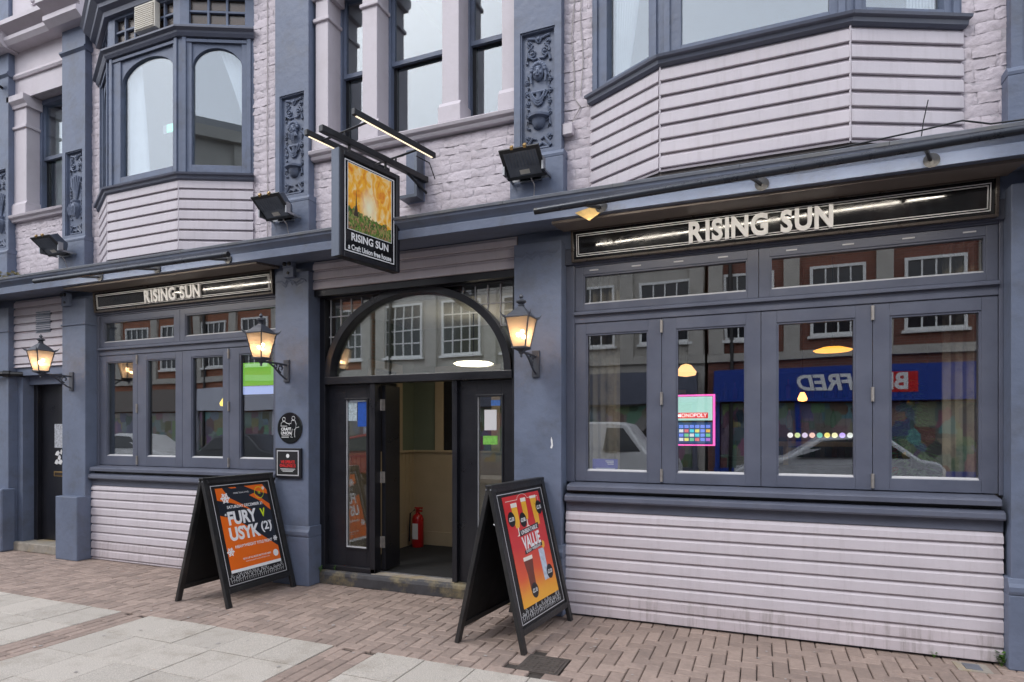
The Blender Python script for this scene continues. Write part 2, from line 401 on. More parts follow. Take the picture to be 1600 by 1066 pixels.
# ---- relief ornament for the pilaster panels (half of it mirrored)
def spiral(mb, cx, cz, r0, turns, a0, sgn, th, y):
    pts = []
    n = int(14*turns)
    for i in range(n+1):
        t = i/n; a = a0 + sgn*2*math.pi*turns*t; r = r0*(1-.82*t)
        pts.append((cx+r*math.cos(a), y-.006*t, cz+r*math.sin(a)))
    mb.tube(pts, th, 6, th*.55); mb.ball(pts[-1], th*1.5, n=8, m=5)
def leafcurl(mb, pts, th, y):
    mb.tube([(x, y - .008*math.sin(math.pi*i/(len(pts)-1)), z) for i, (x, z) in enumerate(pts)], th*.5, 6, th)
def swag(mb, cx, z, wd, drop, th, y):
    for k in range(3):
        pts = [(cx+wd*(t/8-.5)*2*(1-k*.10), y-.012-.004*k, z - (drop-k*.02)*(1-(t/4-1)**2) ) for t in range(9)]
        mb.tube(pts, th, 6)
def face(mb, cx, cz, s, y, beard):
    mb.ball((cx, y, cz), .052*s, 1, .75, 1.3, 14, 10)
    mb.ball((cx, y-.040*s, cz-.004*s), .011*s, .8, 1, 2.0, 8, 6)
    for q in (-1, 1):
        mb.ball((cx+q*.02*s, y-.034*s, cz+.018*s), .0085*s, 1.3, .8, .8, 8, 5); mb.ball((cx+q*.02*s, y-.030*s, cz+.033*s), .012*s, 1.5, .7, .5, 8, 5)
        mb.ball((cx+q*.027*s, y-.028*s, cz-.014*s), .014*s, n=8, m=5)
    mb.ball((cx, y-.038*s, cz-.034*s), .014*s, 1.4, .6, .5, 8, 5)
    for k in range(9):                       # hair / wreath
        a = math.pi*(k/8); mb.ball((cx+.058*s*math.cos(a), y-.012, cz+.02*s+.058*s*math.sin(a)), .021*s, n=8, m=5)
    if beard:
        for k in range(7):
            x = (k-3)*.015*s; mb.tube([(cx+x, y-.03, cz-.045*s), (cx+x*1.5, y-.03, cz-.085*s), (cx+x*1.1, y-.018, cz-.14*s+abs(k-3)*.016*s)], .011*s, 6, .004)
    else:
        for q in (-1, 1): mb.tube([(cx+q*.055*s, y-.008, cz+.02*s), (cx+q*.07*s, y-.012, cz-.03*s), (cx+q*.062*s, y-.01, cz-.085*s)], .015*s, 6, .008)
def ornament(cx, z0, z1, y, kind):
    mb = MB(); H = z1-z0
    zz = lambda t: z0 + H*t
    for q in (-1, 1):
        X = lambda d: cx + q*d
        # crest scrolls
        spiral(mb, X(.062), zz(.855), .048, 1.6, R(90), -q, .0095, y-.006)
        spiral(mb, X(.085), zz(.935), .032, 1.4, R(200 if q > 0 else -20), q, .008, y-.006)
        leafcurl(mb, [(X(.01), zz(.80)), (X(.05), zz(.79)), (X(.10), zz(.82)), (X(.112), zz(.765))], .016, y-.006)
        leafcurl(mb, [(X(.005), zz(.93)), (X(.03), zz(.965)), (X(.07), zz(.975)), (X(.105), zz(.985))], .014, y-.006)
        # side tendrils
        for t in (.60, .50, .41, .31):
            spiral(mb, X(.108), zz(t), .026, 1.3, R(90), q*(1 if int(t*100) % 2 else -1), .0075, y-.004)
            leafcurl(mb, [(X(.112), zz(t+.07)), (X(.092), zz(t+.045)), (X(.108), zz(t+.02))], .012, y-.004)
        # urn handles and feet
        leafcurl(mb, [(X(.055), zz(.235)), (X(.105), zz(.255)), (X(.112), zz(.20)), (X(.085), zz(.185))], .012, y-.006)
        spiral(mb, X(.10), zz(.105), .030, 1.3, R(-90), q, .009, y-.004)
        leafcurl(mb, [(X(.02), zz(.085)), (X(.06), zz(.10)), (X(.085), zz(.06)), (X(.115), zz(.02))], .016, y-.006)
        leafcurl(mb, [(X(.0), zz(.03)), (X(.04), zz(.05)), (X(.09), zz(.012))], .015, y-.004)
    mb.ball((cx, y-.008, zz(.965)), .02, n=8, m=6)
    if kind == 2:
        for k in range(5): mb.tube([(cx, y-.006, zz(.42)), (cx+(k-2)*.03, y-.022, zz(.58)), (cx+(k-2)*.045, y-.012, zz(.70)+.015*(2-abs(k-2)))], .008, 6, .016)
        mb.lathe([(.02, 0), (.03, .03), (.066, .10), (.07, .15), (.05, .19), (.062, .21), (.062, .225)], (cx, y, zz(.20)), 14)
        for k in range(6): a = (k-2.5)*.022; mb.tube([(cx+a, y-.065, zz(.22)), (cx+a*1.3, y-.074, zz(.30)), (cx+a*1.1, y-.055, zz(.37))], .006, 5)
    else:
        face(mb, cx, zz(.665), 1.05 if kind else .98, y-.01, kind == 0)
        swag(mb, cx, zz(.50), .085, .12, .010, y)
        mb.tube([(cx-.07, y-.01, zz(.50)), (cx+.07, y-.01, zz(.50))], .014, 8)
        mb.lathe([(.02, 0), (.028, .015), (.022, .06), (.032, .08)], (cx, y-.004, zz(.415)), 12)
        mb.lathe([(.03, 0), (.055, .02), (.066, .06), (.072, .085), (.105, .098), (.108, .118)], (cx, y+.01, zz(.175)), 16)
    mb.box(cx-.105, cx+.105, y-.02, y+.01, zz(.0), zz(.012))
    return mb
def pilaster(i, x0, x1):
    c = (x0+x1)/2; mb = MB()
    o = MB().box(x0, x1, YP, .3, 0, 3.36).build('pilaster', M['slate'], pub, bevel=.006)
    up = MB()
    pz0, pz1, pw = 4.20, 5.29, .335/2 if i != 4 else .335/2
    # upper shaft with a sunk panel
    up.box(x0, c-pw, YP, .3, 4.16, 6.9); up.box(c+pw, x1, YP, .3, 4.16, 6.9)
    up.box(c-pw, c+pw, YP, .3, pz1, 6.9); up.box(c-pw, c+pw, YP, .3, 4.16, pz0); up.box(c-pw, c+pw, YP+.045, .3, pz0, pz1)
    up.build('upper_shaft', M['slate'], o)
    MB().box(x0-.028, x1+.028, YP-.03, .3, 3.55, 4.10).prism([(.02, 4.10), (YP-.03, 4.10), (YP-.034, 4.125), (YP-.022, 4.15), (YP-.004, 4.165), (.02, 4.165)], x0-.03, x1+.03).build('pedestal', M['slate'], o, bevel=.005)
    ornament(c, pz0+.02, pz1-.03, YP+.045, {0: 2, 1: 2, 2: 0, 3: 1, 4: 1}[i]).build('carved_relief', M['slate'], o, smooth=True)
    MB().box(c-pw, c-pw+.012, YP+.012, YP+.045, pz0, pz1).box(c+pw-.012, c+pw, YP+.012, YP+.045, pz0, pz1).box(c-pw+.012, c+pw-.012, YP+.012, YP+.045, pz1-.012, pz1).build('panel_bead', M['slate'], o)
    if i in (2, 3, 4):
        MB().box(x0-.02, x1+.02, YP-.022, .2, 0, .52).build('plinth', M['slate'], o, bevel=.01)
        MB().prism([(.2,.52),(YP-.022,.52),(YP-.03,.545),(YP-.03,.575),(YP-.014,.60),(YP-.002,.635),(.2,.635)], x0-.02, x1+.02).build('base_moulding', M['slate'], o, bevel=.006)
    elif i == 1: MB().box(-8.46, -8.036, -.20, -.02, 0, .815).build('plinth_block', M['slate'], o, bevel=.012)
    else: MB().box(-10.2, -9.60, -.20, -.02, 0, .86).build('plinth_block', M['slate'], o, bevel=.02)
    if i < 2:
        MB().box(x0-.015, x1+.015, YP-.014, .2, 3.02, 3.045).build('neck_band', M['slate'], o, bevel=.008)
        MB().prism([(.2,6.55),(YP,6.55),(YP-.03,6.58),(YP-.03,6.60),(YP,6.62),(.2,6.62)], x0-.02, x1+.02).build('neck_ring', M['slate'], o)
    return o
for i, (a, b) in enumerate(PIL): pilaster(i, a, b)
# flaked render on the first plinth block
fl = MB()
fl.extr([(-9.80,.10),(-9.70,.08),(-9.64,.2),(-9.66,.45),(-9.70,.62),(-9.74,.66),(-9.79,.5),(-9.83,.3)], -.2015, -.2005)
fl.build('bare_render_patch', M['stonebare'], pub)
for px_, r5 in ((PIL[2], 5), (PIL[3], 9)):
    rr = random.Random(r5); ck = MB(); x = px_[0]+.01; pts = []
    while x < px_[1]-.01: pts.append((x, YP-.001, 3.265+rr.uniform(-.022, .022))); x += rr.uniform(.02, .045)
    ck.tube(pts, .007, 5); ck.tube([(a+.01, b, c-.03+rr.uniform(-.012, .012)) for a, b, c in pts[2:-2]], .005, 5); ck.build('cracked_render_ridge', M['slate'], pub)
MB().extr([(-1.76,1.50),(-1.745,1.495),(-1.735,1.52),(-1.74,1.57),(-1.75,1.60),(-1.755,1.57),(-1.75,1.53)], YP-.0025, YP-.001).build('paint_chip', M['white'], pub)
# ---- stone entablature over the left window
e = MB().prism([(.02,6.90),(-.16,6.90),(-.20,6.95),(-.20,7.0),(-.15,7.02),(-.15,7.05),(-.28,7.10),(-.28,7.16),(.02,7.20)], -9.60, -8.52).build('entablature', M['stone'], pub)
for x0, x1 in PIL[:2]:
    MB().prism([(.02,6.88),(-.20,6.88),(-.27,6.94),(-.27,7.0),(-.22,7.02),(-.22,7.06),(-.36,7.11),(-.36,7.17),(.02,7.21)], x0-.10, x1+.10).build('cornice_break', M['stone'], e)
MB().box(-9.643, -8.50, -.012, .02, 6.60, 6.90).build('frieze', M['stone'], e)
MB().prism([(.0,6.53),(-.03,6.53),(-.045,6.56),(-.03,6.60),(0,6.60)], -9.643, -8.50).build('architrave_band', M['stone'], e)
MB().box(-9.643, -8.50, -.004, .02, 6.26, 6.53).build('lintel', M['stone'], e)
MB().box(-9.62, -8.52, -.05, .02, 7.2, 7.9).build('parapet_panel', M['stone'], e)
pr = MB()
for q in range(2):
    for k in range(3): spiral(pr, -9.20+q*.34+.05*(k % 2), 7.32+k*.17, .075, 1.6, R(90*k), (-1)**(k+q), .014, -.062)
pr.build('scroll_relief', M['stone'], e, smooth=True)
for i, (x0, x1) in enumerate(PIL): MB().box(x0, x1, YP, .3, 6.9, 7.9).build('upper_pier', M['slate'], pub)

# ---- clapboarding: each board its own piece
def board_mesh(L, h, mk='lilac'):
    key = (round(L, 3), round(h, 3), mk)
    if key not in BM:
        me = MB().prism([(.0, 0), (-.024, 0), (-.025, .004), (-.021, h-.030), (-.004, h-.009), (-.002, h), (0, h)], 0, L).mesh('board'); me.materials.append(M[mk]); BM[key] = me
    return BM[key]
BM = {}
M['boardback'] = mat('board_backing_shade_tone', (.20, .175, .19), .8, .1, 5.)  # backing coloured dark: joint grime plus painted-in shade between the boards
def clap(parent, A, B, z0, z1, pitch, first=None, name='clapboard_panel', inset=.02):
    (ax, ay), (bx, by) = A, B; L = math.hypot(bx-ax, by-ay); rz = math.atan2(by-ay, bx-ax)
    m = Matrix.Translation((ax, ay, 0)) @ Matrix.Rotation(rz, 4, 'Z')
    bk = MB().box(0, L, .002, .014, z0, z1).xf(m).build(name, M['boardback'], parent)
    z = z1; h = first or pitch
    while z > z0+.02:
        h = min(h, z-z0); o = inst('board', board_mesh(L-.002, h-.004, 'lilac_dirty' if z-h < .19 else 'lilac'), (ax, ay, z-h), bk, (0, 0, rz)); z -= h; h = pitch
    return bk
# stall risers under the two shop windows
def riser(x0, x1, z1, pitch, first):
    clap(pub, (x0, 0), (x1, 0), .012, z1, pitch, first)
    MB().box(x0, x1, .02, .2, 0, 1.02).build('riser_core', M['char'], pub)
    MB().box(x0, x1, .03, .14, 1.02, z1+.20).build('gap_shade_filler', M['black'], pub)  # added black filler: closes the sill gap and stands for its shadow
    MB().box(x0, x1, -.012, .02, z1, z1+.085).build('apron_rail', M['char'], pub, bevel=.003)
    MB().prism([(.02, z1+.085), (-.062, z1+.085), (-.068, z1+.10), (-.064, z1+.135), (-.02, z1+.155), (.02, z1+.155)], x0, x1).build('sill_ledge', M['char'], pub, bevel=.004)
    MB().prism([(.12, z1+.185), (-.058, z1+.185), (-.058, z1+.222), (-.04, z1+.235), (.12, z1+.26)], x0+.02, x1-.02).build('window_sill', M['char'], pub, bevel=.003)
riser(-8.036, -4.943, .955, .107, .06); riser(-1.637, 1.578, .938, .1045, .082)

# ---- ground floor windows
WY = .10
def leaf(x0, x1, z0, z1, gx0, gx1, gz0, gz1, name, hinges=()):
    fr = MB().box(x0, gx0, WY-.03, WY+.03, z0, z1).box(gx1, x1, WY-.03, WY+.03, z0, z1).box(gx0, gx1, WY-.03, WY+.03, z0, gz0).box(gx0, gx1, WY-.03, WY+.03, gz1, z1)
    o = fr.build(name, M['char'], pub, bevel=.003)
    b = .014
    MB().box(gx0, gx0+b, WY-.022, WY+.005, gz0, gz1).box(gx1-b, gx1, WY-.022, WY+.005, gz0, gz1).box(gx0+b, gx1-b, WY-.022, WY+.005, gz1-b, gz1).build('glazing_bead', M['char'], o)
    MB().prism([(WY+.005, gz0), (WY-.026, gz0), (WY-.026, gz0+.006), (WY+.005, gz0+.018)], gx0+b, gx1-b).build('sill_bead', M['line'], o)
    MB().box(gx0, gx1, WY+.006, WY+.012, gz0, gz1).build('pane', M['glass'], o)
    for hx in hinges:
        for hz in (z0+.07, (z0+z1)/2+.02, z1-.07):
            MB().box(hx-.011, hx+.011, WY-.042, WY-.028, hz-.055, hz+.055).tube([(hx, WY-.045, hz-.055), (hx, WY-.045, hz+.055)], .007, 8).build('hinge', M['hinge'], o)
    return o
def shopfront(x0, x1, edges, glz, gz0, gz1, tr, zl):
    """frame, two transom lights, four folding leaves"""
    zt = 2.625; xs0, xs1 = edges[0], edges[-1]
    fr = MB().box(x0, xs0-.001, WY-.045, WY+.06, 1.19, 3.16).box(xs1+.001, x1, WY-.045, WY+.06, 1.19, 3.16)
    fr.box(xs0-.001, xs1+.001, WY-.04, WY+.06, zt+.003, 2.735).box(xs0-.001, xs1+.001, WY-.04, WY+.06, 3.14, 3.19)
    o = fr.build('window_frame', M['char'], pub, bevel=.004)
    MB().prism([(WY-.04, 2.70), (WY-.07, 2.70), (WY-.07, 2.715), (WY-.04, 2.735)], xs0, xs1).build('transom_drip', M['char'], o)
    for k in range(4):
        leaf(edges[k]+.002, edges[k+1]-.002, zl, zt, glz[k][0], glz[k][1], gz0, gz1, 'folding_window', hinges=(edges[k+1],) if k in (0, 2) else ())
    for a, b, ga, gb in tr: leaf(a+.002, b-.002, 2.738, 3.138, ga, gb, 2.80, 3.065, 'transom_window')
shopfront(-1.657, 1.598, [-1.577, -.802, -.007, .785, 1.572], [(-1.474,-.918), (-.681,-.122), (.111,.671), (.899,1.473)], 1.292, 2.527,
          [(-1.577, -.024, -1.50, -.109), (-.024, 1.572, .06, 1.50)], 1.20)
shopfront(-8.046, -4.923, [-8.0, -7.298, -6.517, -5.763, -4.98], [(-7.877,-7.38), (-7.137,-6.627), (-6.371,-5.855), (-5.608,-5.092)], 1.333, 2.545,
          [(-8.0, -6.56, -7.93, -6.657), (-6.56, -4.98, -6.474, -5.06)], 1.215)
# small vents on the heads of the transom lights
for k, x in enumerate((-1.40, -1.02, -.66, -.30, .22, .62, 1.02, 1.40)):
    MB().box(x-.04, x+.04, WY-.034, WY-.03, 3.095, 3.106).build('trickle_vent', M['line'], pub)

# ---- cornice along the whole front
cor = MB().prism([(.0, 3.475), (-.40, 3.43), (-.46, 3.42), (-.46, 3.50), (-.44, 3.51), (-.455, 3.53), (-.49, 3.565), (-.50, 3.60), (-.48, 3.612), (.0, 3.635)], -10.6, 2.6).build('cornice', M['slate'], pub, bevel=.004)
lead = MB()
for k in range(14):
    x = -10.6+k*.95; lead.prism([(.03, 3.645), (-.10, 3.635), (-.485, 3.614), (-.503, 3.606), (-.503, 3.59), (-.506, 3.59), (-.508, 3.612), (-.488, 3.624), (-.10, 3.645), (.03, 3.66)], x+.002, x+.948)
lead.build('lead_flashing', M['lead'], cor)
for a, b in ((-8.046, -4.923), (-1.657, 1.598)):
    sf = MB()
    for k in range(5): y = -.36+k*.07; sf.box(a, b, y, y+.058, 3.425+k*.008-.012, 3.50)
    sf.build('soffit_moulding', M['soffit'], cor)
    MB().box(a, b, .03, .25, 3.16, 3.50).build('fascia_backing', M['char'], cor)
for a, b in ((-9.643, -8.50), (-4.47, -2.112)): MB().box(a, b, .03, .25, 3.16, 3.50).build('fascia_backing', M['char'], cor)

# ---- entrance
DY = .15
clap(pub, (-4.468, 0), (-2.114, 0), 3.168, 3.47, .105, .09)
MB().box(-4.468, -2.114, .0, .15, 3.10, 3.165).build('fascia_soffit', M['blackpaint'], pub)
jm = MB().box(-4.47, -4.40, DY-.06, DY+.08, 0.14, 3.14).box(-2.20, -2.112, DY-.06, DY+.08, .14, 3.14).box(-4.40, -2.20, DY-.06, DY+.08, 3.085, 3.14)
fr = jm.build('entrance_frame', M['blackpaint'], pub, bevel=.005)
MB().box(-4.40, -2.20, DY-.075, DY+.07, 2.155, 2.235).build('transom_bar', M['blackpaint'], fr, bevel=.006)
# fanlight arch
ax, az, rx, rz = -3.305, 2.235, 1.095, .90
out = arc(ax, az, rx, rz, 0, 180, 40); inn = arc(ax, az, rx-.075, rz-.07, 0, 180, 40)
ar = MB()
for i in range(40):
    b = len(ar.v)
    for y in (DY-.075, DY+.05): ar.v += [(out[i][0], y, out[i][1]), (out[i+1][0], y, out[i+1][1]), (inn[i+1][0], y, inn[i+1][1]), (inn[i][0], y, inn[i][1])]
    ar.f += [(b,b+1,b+2,b+3), (b+7,b+6,b+5,b+4), (b,b+4,b+5,b+1), (b+2,b+6,b+7,b+3)]
fan = ar.build('fanlight_arch', M['blackpaint'], pub, bevel=.004)
g = MB().extr([(x, z) for x, z in arc(ax, az, rx-.06, rz-.055, 0, 180, 40)], DY+.0, DY+.006); g.build('pane', M['glass'], fan)
MB().box(-4.40, -2.20, DY+.025, DY+.031, 2.235, 3.085).build('spandrel_pane', M['glass'], fan)
came = MB()
for k in range(17):
    x = -4.40+.02+k*.135
    zb = az + rz*math.sqrt(max(0, 1-((x-ax)/rx)**2)) if abs(x-ax) < rx else az
    if zb < 3.06: came.box(x-.005, x+.005, DY+.012, DY+.022, max(zb, 2.235), 3.085)
for z in (2.46, 2.68, 2.90):
    dx = rx*math.sqrt(max(0, 1-((z-az)/rz)**2))
    came.box(-4.40, ax-dx, DY+.010, DY+.020, z-.005, z+.005); came.box(ax+dx, -2.20, DY+.010, DY+.020, z-.005, z+.005)
tag(came.build('lead_cames', M['line'], fan), kind='stuff')
# side lights / fixed panels left and right of the opening, threshold, step
def panel_door(x0, x1, gx0, gx1, gz0, gz1, y0, y1):
    o = MB().box(x0, gx0, y0, y1, .15, 2.152).box(gx1, x1, y0, y1, .15, 2.152).box(gx0, gx1, y0, y1, .15, gz0).box(gx0, gx1, y0, y1, gz1, 2.152).build('door_panel', M['blackpaint'], pub, bevel=.003)
    b = .02
    MB().box(gx0-b, gx0, y0-.010, y0, gz0-b, gz1+b).box(gx1, gx1+b, y0-.010, y0, gz0-b, gz1+b).box(gx0, gx1, y0-.010, y0, gz1, gz1+b).box(gx0, gx1, y0-.010, y0, gz0-b, gz0).build('glazing_bead', M['blackpaint'], o, bevel=.003)
    MB().box(gx0, gx0+.008, y0+.002, y0+.02, gz0, gz1).box(gx0+.008, gx1, y0+.002, y0+.02, gz0, gz0+.01).build('sealant_line', M['line'], o)
    MB().box(gx0, gx1, y0+.022, y0+.028, gz0, gz1).build('pane', M['glass'], o)
    return o
panel_door(-4.40, -3.822, -4.165, -3.90, .40, 1.985, DY+.0, DY+.045)
panel_door(-2.798, -2.20, -2.595, -2.335, .40, 1.99, DY+.0, DY+.045)
MB().box(-3.822, -3.763, DY-.05, DY+.06, .15, 2.155).build('door_post', M['blackpaint'], pub, bevel=.004)
MB().box(-2.852, -2.798, DY-.05, DY+.06, .15, 2.155).build('door_post', M['blackpaint'], pub, bevel=.004)
MB().box(-4.40, -3.763, DY-.05, DY+.0, .15, .20).build('kick_rail', M['blackpaint'], pub, bevel=.006)
lf = MB().box(-.022, .022, 0, .31, .17, 2.14).xf(Matrix.Translation((-3.735, DY+.07, 0)) @ Matrix.Rotation(R(3), 4, 'Z')).build('door_leaf', M['blackpaint'], pub, bevel=.003)
for z in (.47, 1.16, 1.93): MB().box(-3.765, -3.715, DY+.060, DY+.068, z-.06, z+.06).tube([(-3.762, DY+.057, z-.06), (-3.762, DY+.057, z+.06)], .009, 8).build('hinge', M['hinge'], lf)
lf2 = MB().box(-.022, .022, 0, .42, .17, 2.14).xf(Matrix.Translation((-2.88, DY+.07, 0)) @ Matrix.Rotation(R(-4), 4, 'Z')).build('door_leaf', M['blackpaint'], pub, bevel=.003)
st = MB()
prof = [(.5, 0), (.06, 0), (.055, .10), (.065, .135), (.085, .148), (.5, .15)]
st.prism(prof, -4.45, -2.13); st.build('door_step', M['stepstone'], pub, bevel=.006)
MB().box(-3.80, -2.82, .085, .20, .146, .1535).build('threshold_stone', M['stonebare'], pub)
MB().box(-3.763, -2.852, .195, .21, .1535, .163).build('threshold_strip', M['steel'], pub)
# vestibule
v = MB().box(-4.34, -4.32, .2, 1.82, .14, 3.0).box(-2.0, -1.98, .2, 1.82, .14, 3.0).box(-4.32, -2.0, 1.80, 1.82, 1.39, 3.0).build('vestibule_wall', M['greenwall'], pub)
MB().box(-4.34, -1.98, .2, 1.82, 3.0, 3.03).build('vestibule_ceiling', M['roomup'], v)
ll = thing('ceiling_lamp', 'round lit ceiling lamp in the entrance lobby seen through the fanlight', 'lamp', (-3.05, 1.0, 2.4))
MB().lathe([(0, 0), (.20, .005), (.23, .02), (.20, .035), (0, .05)], (-3.05, 1.0, 2.40), 28).build('diffuser', emit('lobby_lamp', (1, .84, .62), 5), ll)
MB().tube([(-3.05, 1.0, 2.44), (-3.05, 1.0, 3.0)], .008, 6).build('flex', M['black'], ll)
MB().box(-4.32, -2.0, .21, 1.80, .12, .152).build('entrance_mat', M['mat'], pub)
wn = MB().box(-4.32, -2.0, 1.775, 1.80, .15, 1.37)
wn.build('wainscot', M['beige'], v)
k = .0
while k < 1.5: MB().box(-4.32, -4.302, .25+k, .25+k+.082, .15, 1.37).build('wainscot_board', M['beige'], v, bevel=.004); k += .088
MB().box(-4.32, -2.0, 1.755, 1.80, 1.37, 1.40).box(-4.32, -4.28, .25, 1.755, 1.37, 1.40).build('dado_rail', M['beige'], v, bevel=.004)
MB().box(-4.30, -2.0, 1.76, 1.776, .15, .33).box(-4.302, -4.288, .25, 1.76, .15, .33).build('skirting', M['beige'], v, bevel=.003)
for (x0, x1) in ((-3.98, -3.05),):
    MB().box(x0, x0+.12, 1.765, 1.80, 1.40, 2.50).box(x1-.12, x1, 1.765, 1.80, 1.40, 2.5).box(x0+.12, x1-.12, 1.765, 1.80, 2.40, 2.5).build('door_architrave', M['beige'], v, bevel=.004)
    MB().box(x0+.12, x1-.12, 1.79, 1.798, 1.40, 2.40).build('dark_door_glass', M['black'], v)
MB().box(-4.32, -4.285, .75, .87, 1.40, 2.5).box(-4.32, -4.285, 1.35, 1.47, 1.40, 2.5).box(-4.32, -4.285, .87, 1.35, 2.40, 2.5).build('door_architrave', M['beige'], v, bevel=.004)
MB().box(-4.318, -4.308, .87, 1.35, 1.40, 2.40).build('dark_door_glass', M['black'], v)

# ---- side door in the left bay
MB().box(-9.643, -8.50, .10, .3, 2.30, 3.50).build('side_door_wall', M['slate'], pub)
clap(pub, (-9.643, 0), (-8.502, 0), 2.53, 3.46, .111, .10)
MB().box(-9.643, -8.50, .0, .12, 2.42, 2.53).build('door_lintel', M['slate'], pub)
MB().box(-9.643, -9.52, .02, .3, .12, 2.42).box(-8.62, -8.50, .02, .3, .12, 2.42).build('door_jamb', M['slate'], pub)
fd = MB().box(-9.52, -9.44, .16, .28, .12, 2.34).box(-8.70, -8.62, .16, .28, .12, 2.34).box(-9.52, -8.62, .16, .28, 2.34, 2.42).build('side_door_frame', M['blackpaint'], pub, bevel=.004)
sd = MB().box(-9.44, -8.70, .22, .265, .13, 2.34).build('side_door', M['blackpaint'], pub, bevel=.003)
MB().box(-9.17, -8.93, .212, .222, 1.02, 1.09).build('letter_plate', M['brass'], sd, bevel=.003)
MB().box(-9.14, -8.96, .206, .213, 1.035, 1.075).build('letter_flap', M['darkwood'], sd)
MB().box(-9.70, -8.48, -.05, .25, 0, .12).build('side_door_step', M['stonebare'], pub, bevel=.01)
n_ = MB().box(-9.16, -8.98, .2165, .2195, 1.42, 1.75).build('paper_notice', mat('torn_paper_print', (.42,.44,.48), .7, .5, 45.), sd)
sc = MB()
for (x, z, a) in ((-9.10,1.34,.05),(-9.06,1.28,.035),(-9.12,1.22,.04),(-9.04,1.22,.05),(-9.02,1.36,.02)): sc.extr([(x-a,z-.02),(x+a*.4,z-.035),(x+a,z+.01),(x+.3*a,z+.04),(x-.5*a,z+.02)], .2165, .2195)
sc.build('torn_paper_scraps', M['white'], sd)
MB().box(-9.15, -8.85, -.012, -.003, 2.98, 3.28).build('vent_backing', M['gunmetal'], pub)
lv = MB()
for k in range(11): lv.box(-9.15, -8.85, -.030, -.012, 2.985+k*.027, 2.985+k*.027+.014)
lv.build('louvre_vent', M['gunmetal'], pub)
# ---- bay windows on the upper floor
def bay(pts, zc0, zc1, zs, panels, gz0, ztop, arch=None, upper=None, name='bay_window'):
    b = MB()
    poly = pts
    floor = MB(); n = len(pts)
    floor.v = [(x, y, zc0-.03) for x, y in pts] + [(x, y, zc0) for x, y in pts]
    floor.f = [tuple(range(n)), tuple(range(2*n-1, n-1, -1))] + [(i, (i+1) % n, n+(i+1) % n, n+i) for i in range(n)]
    root = floor.build(name, M['soffit'], pub)
    segs = list(zip(pts[:-1], pts[1:]))
    for k, ((ax_, ay_), (bx_, by_)) in enumerate(segs):
        L = math.hypot(bx_-ax_, by_-ay_); rzz = math.atan2(by_-ay_, bx_-ax_)
        m = Matrix.Translation((ax_, ay_, 0)) @ Matrix.Rotation(rzz, 4, 'Z')
        # boards (third level under the bay)
        z = zc1; h = .115
        while z > zc0+.02:
            hh = min(h, z-zc0); inst('board', board_mesh(L-.004, hh-.004), (ax_, ay_, z-hh), root, (0, 0, rzz)); z -= hh
        MB().box(0, L, .003, .016, zc0, zc1).xf(m).build('board_backing', M['boardback'], root)
        # sill with drip moulding
        MB().prism([(.05, zs-.075), (-.025, zs-.075), (-.045, zs-.06), (-.05, zs-.03), (-.075, zs-.022), (-.08, zs-.002), (-.03, zs+.004), (.05, zs+.006)], 0, L, sk0=-.30, sk1=.30).xf(m).build('sill_moulding', M['char'], root)
        g0, g1 = panels[k]
        zt = ztop
        fr = MB().box(.0, g0, -.0, .07, zs, zt).box(g1, L, 0, .07, zs, zt).box(g0, g1, 0, .07, zs, gz0)
        if arch:
            zsp, zap = arch
            fr.extr([(g0, zsp)] + [(g0, zt), (g1, zt), (g1, zsp)] + arc((g0+g1)/2, zsp, (g1-g0)/2, zap-zsp, 0, 180, 16)[1:-1], .018, .07)
            MB().box(.06, L-.06, -.012, 0, zt-.05, zt-.018).xf(m).build('head_bead', M['slate'], root)
        fr.xf(m).build('frame', M['slate'], root, bevel=.004)
        for xa in (.03, L-.075): MB().box(xa, xa+.045, -.02, .0, zs, zt).xf(m).build('corner_post', M['slate'], root, bevel=.004)
        MB().box(g0-.005, g1+.005, .045, .051, gz0, zt-.03).xf(m).build('pane', M['glass_up'], root)
        if upper:
            zu0, zu1, zu2 = upper          # mid cornice bottom/top, head
            MB().prism([(.05, zu0), (-.03, zu0), (-.05, zu0+.03), (-.055, zu0+.05), (-.09, zu0+.07), (-.09, zu0+.09), (-.06, zu1), (.05, zu1)], 0, L, sk0=-.30, sk1=.30).xf(m).build('mid_cornice', M['char'], root)
            fu = MB().box(0, .10, 0, .07, zu1, zu2).box(L-.10, L, 0, .07, zu1, zu2).box(.10, L-.10, .0, .07, zu1, zu1+.06).box(.1, L-.1, 0, .07, zu2-.03, zu2)
            nb = max(3, int((L-.2)/.16))
            for q in range(1, nb): x = .1+(L-.2)*q/nb; fu.box(x-.011, x+.011, .015, .06, zu1+.06, zu2-.03)
            fu.box(.1, L-.1, .017, .058, (zu1+zu2)/2+.005, (zu1+zu2)/2+.027)
            fu.xf(m).build('transom_frame', M['slate'], root)
            MB().box(.10, L-.10, .045, .051, zu1+.06, zu2-.03).xf(m).build('transom_pane', M['glass_tint'], root)
            MB().prism([(.05, zu2), (-.05, zu2), (-.06, zu2+.05), (-.11, zu2+.08), (-.115, zu2+.12), (-.18, zu2+.17), (-.19, zu2+.21), (-.22, zu2+.24), (.05, zu2+.30)], 0, L, sk0=-.30, sk1=.30).xf(m).build('top_cornice', M['char'], root)
    for x, y in pts[1:-1]:
        MB().tube([(x, y-.016, zc0), (x, y-.016, zc1)], .0075, 6).build('corner_bead', M['lilac'], root)
    return root
M['glass_tint'] = glass('obscured_transom_glass', (.75, .62, .52), .06, .25)
bay([(-7.88, .0), (-7.22, -.35), (-6.05, -.35), (-5.313, .0)], 3.68, 4.49, 4.535, [(.14, .60), (.20, 1.06), (.13, .68)], 4.645, 6.07, (5.74, 5.975), (6.07, 6.17, 6.56))
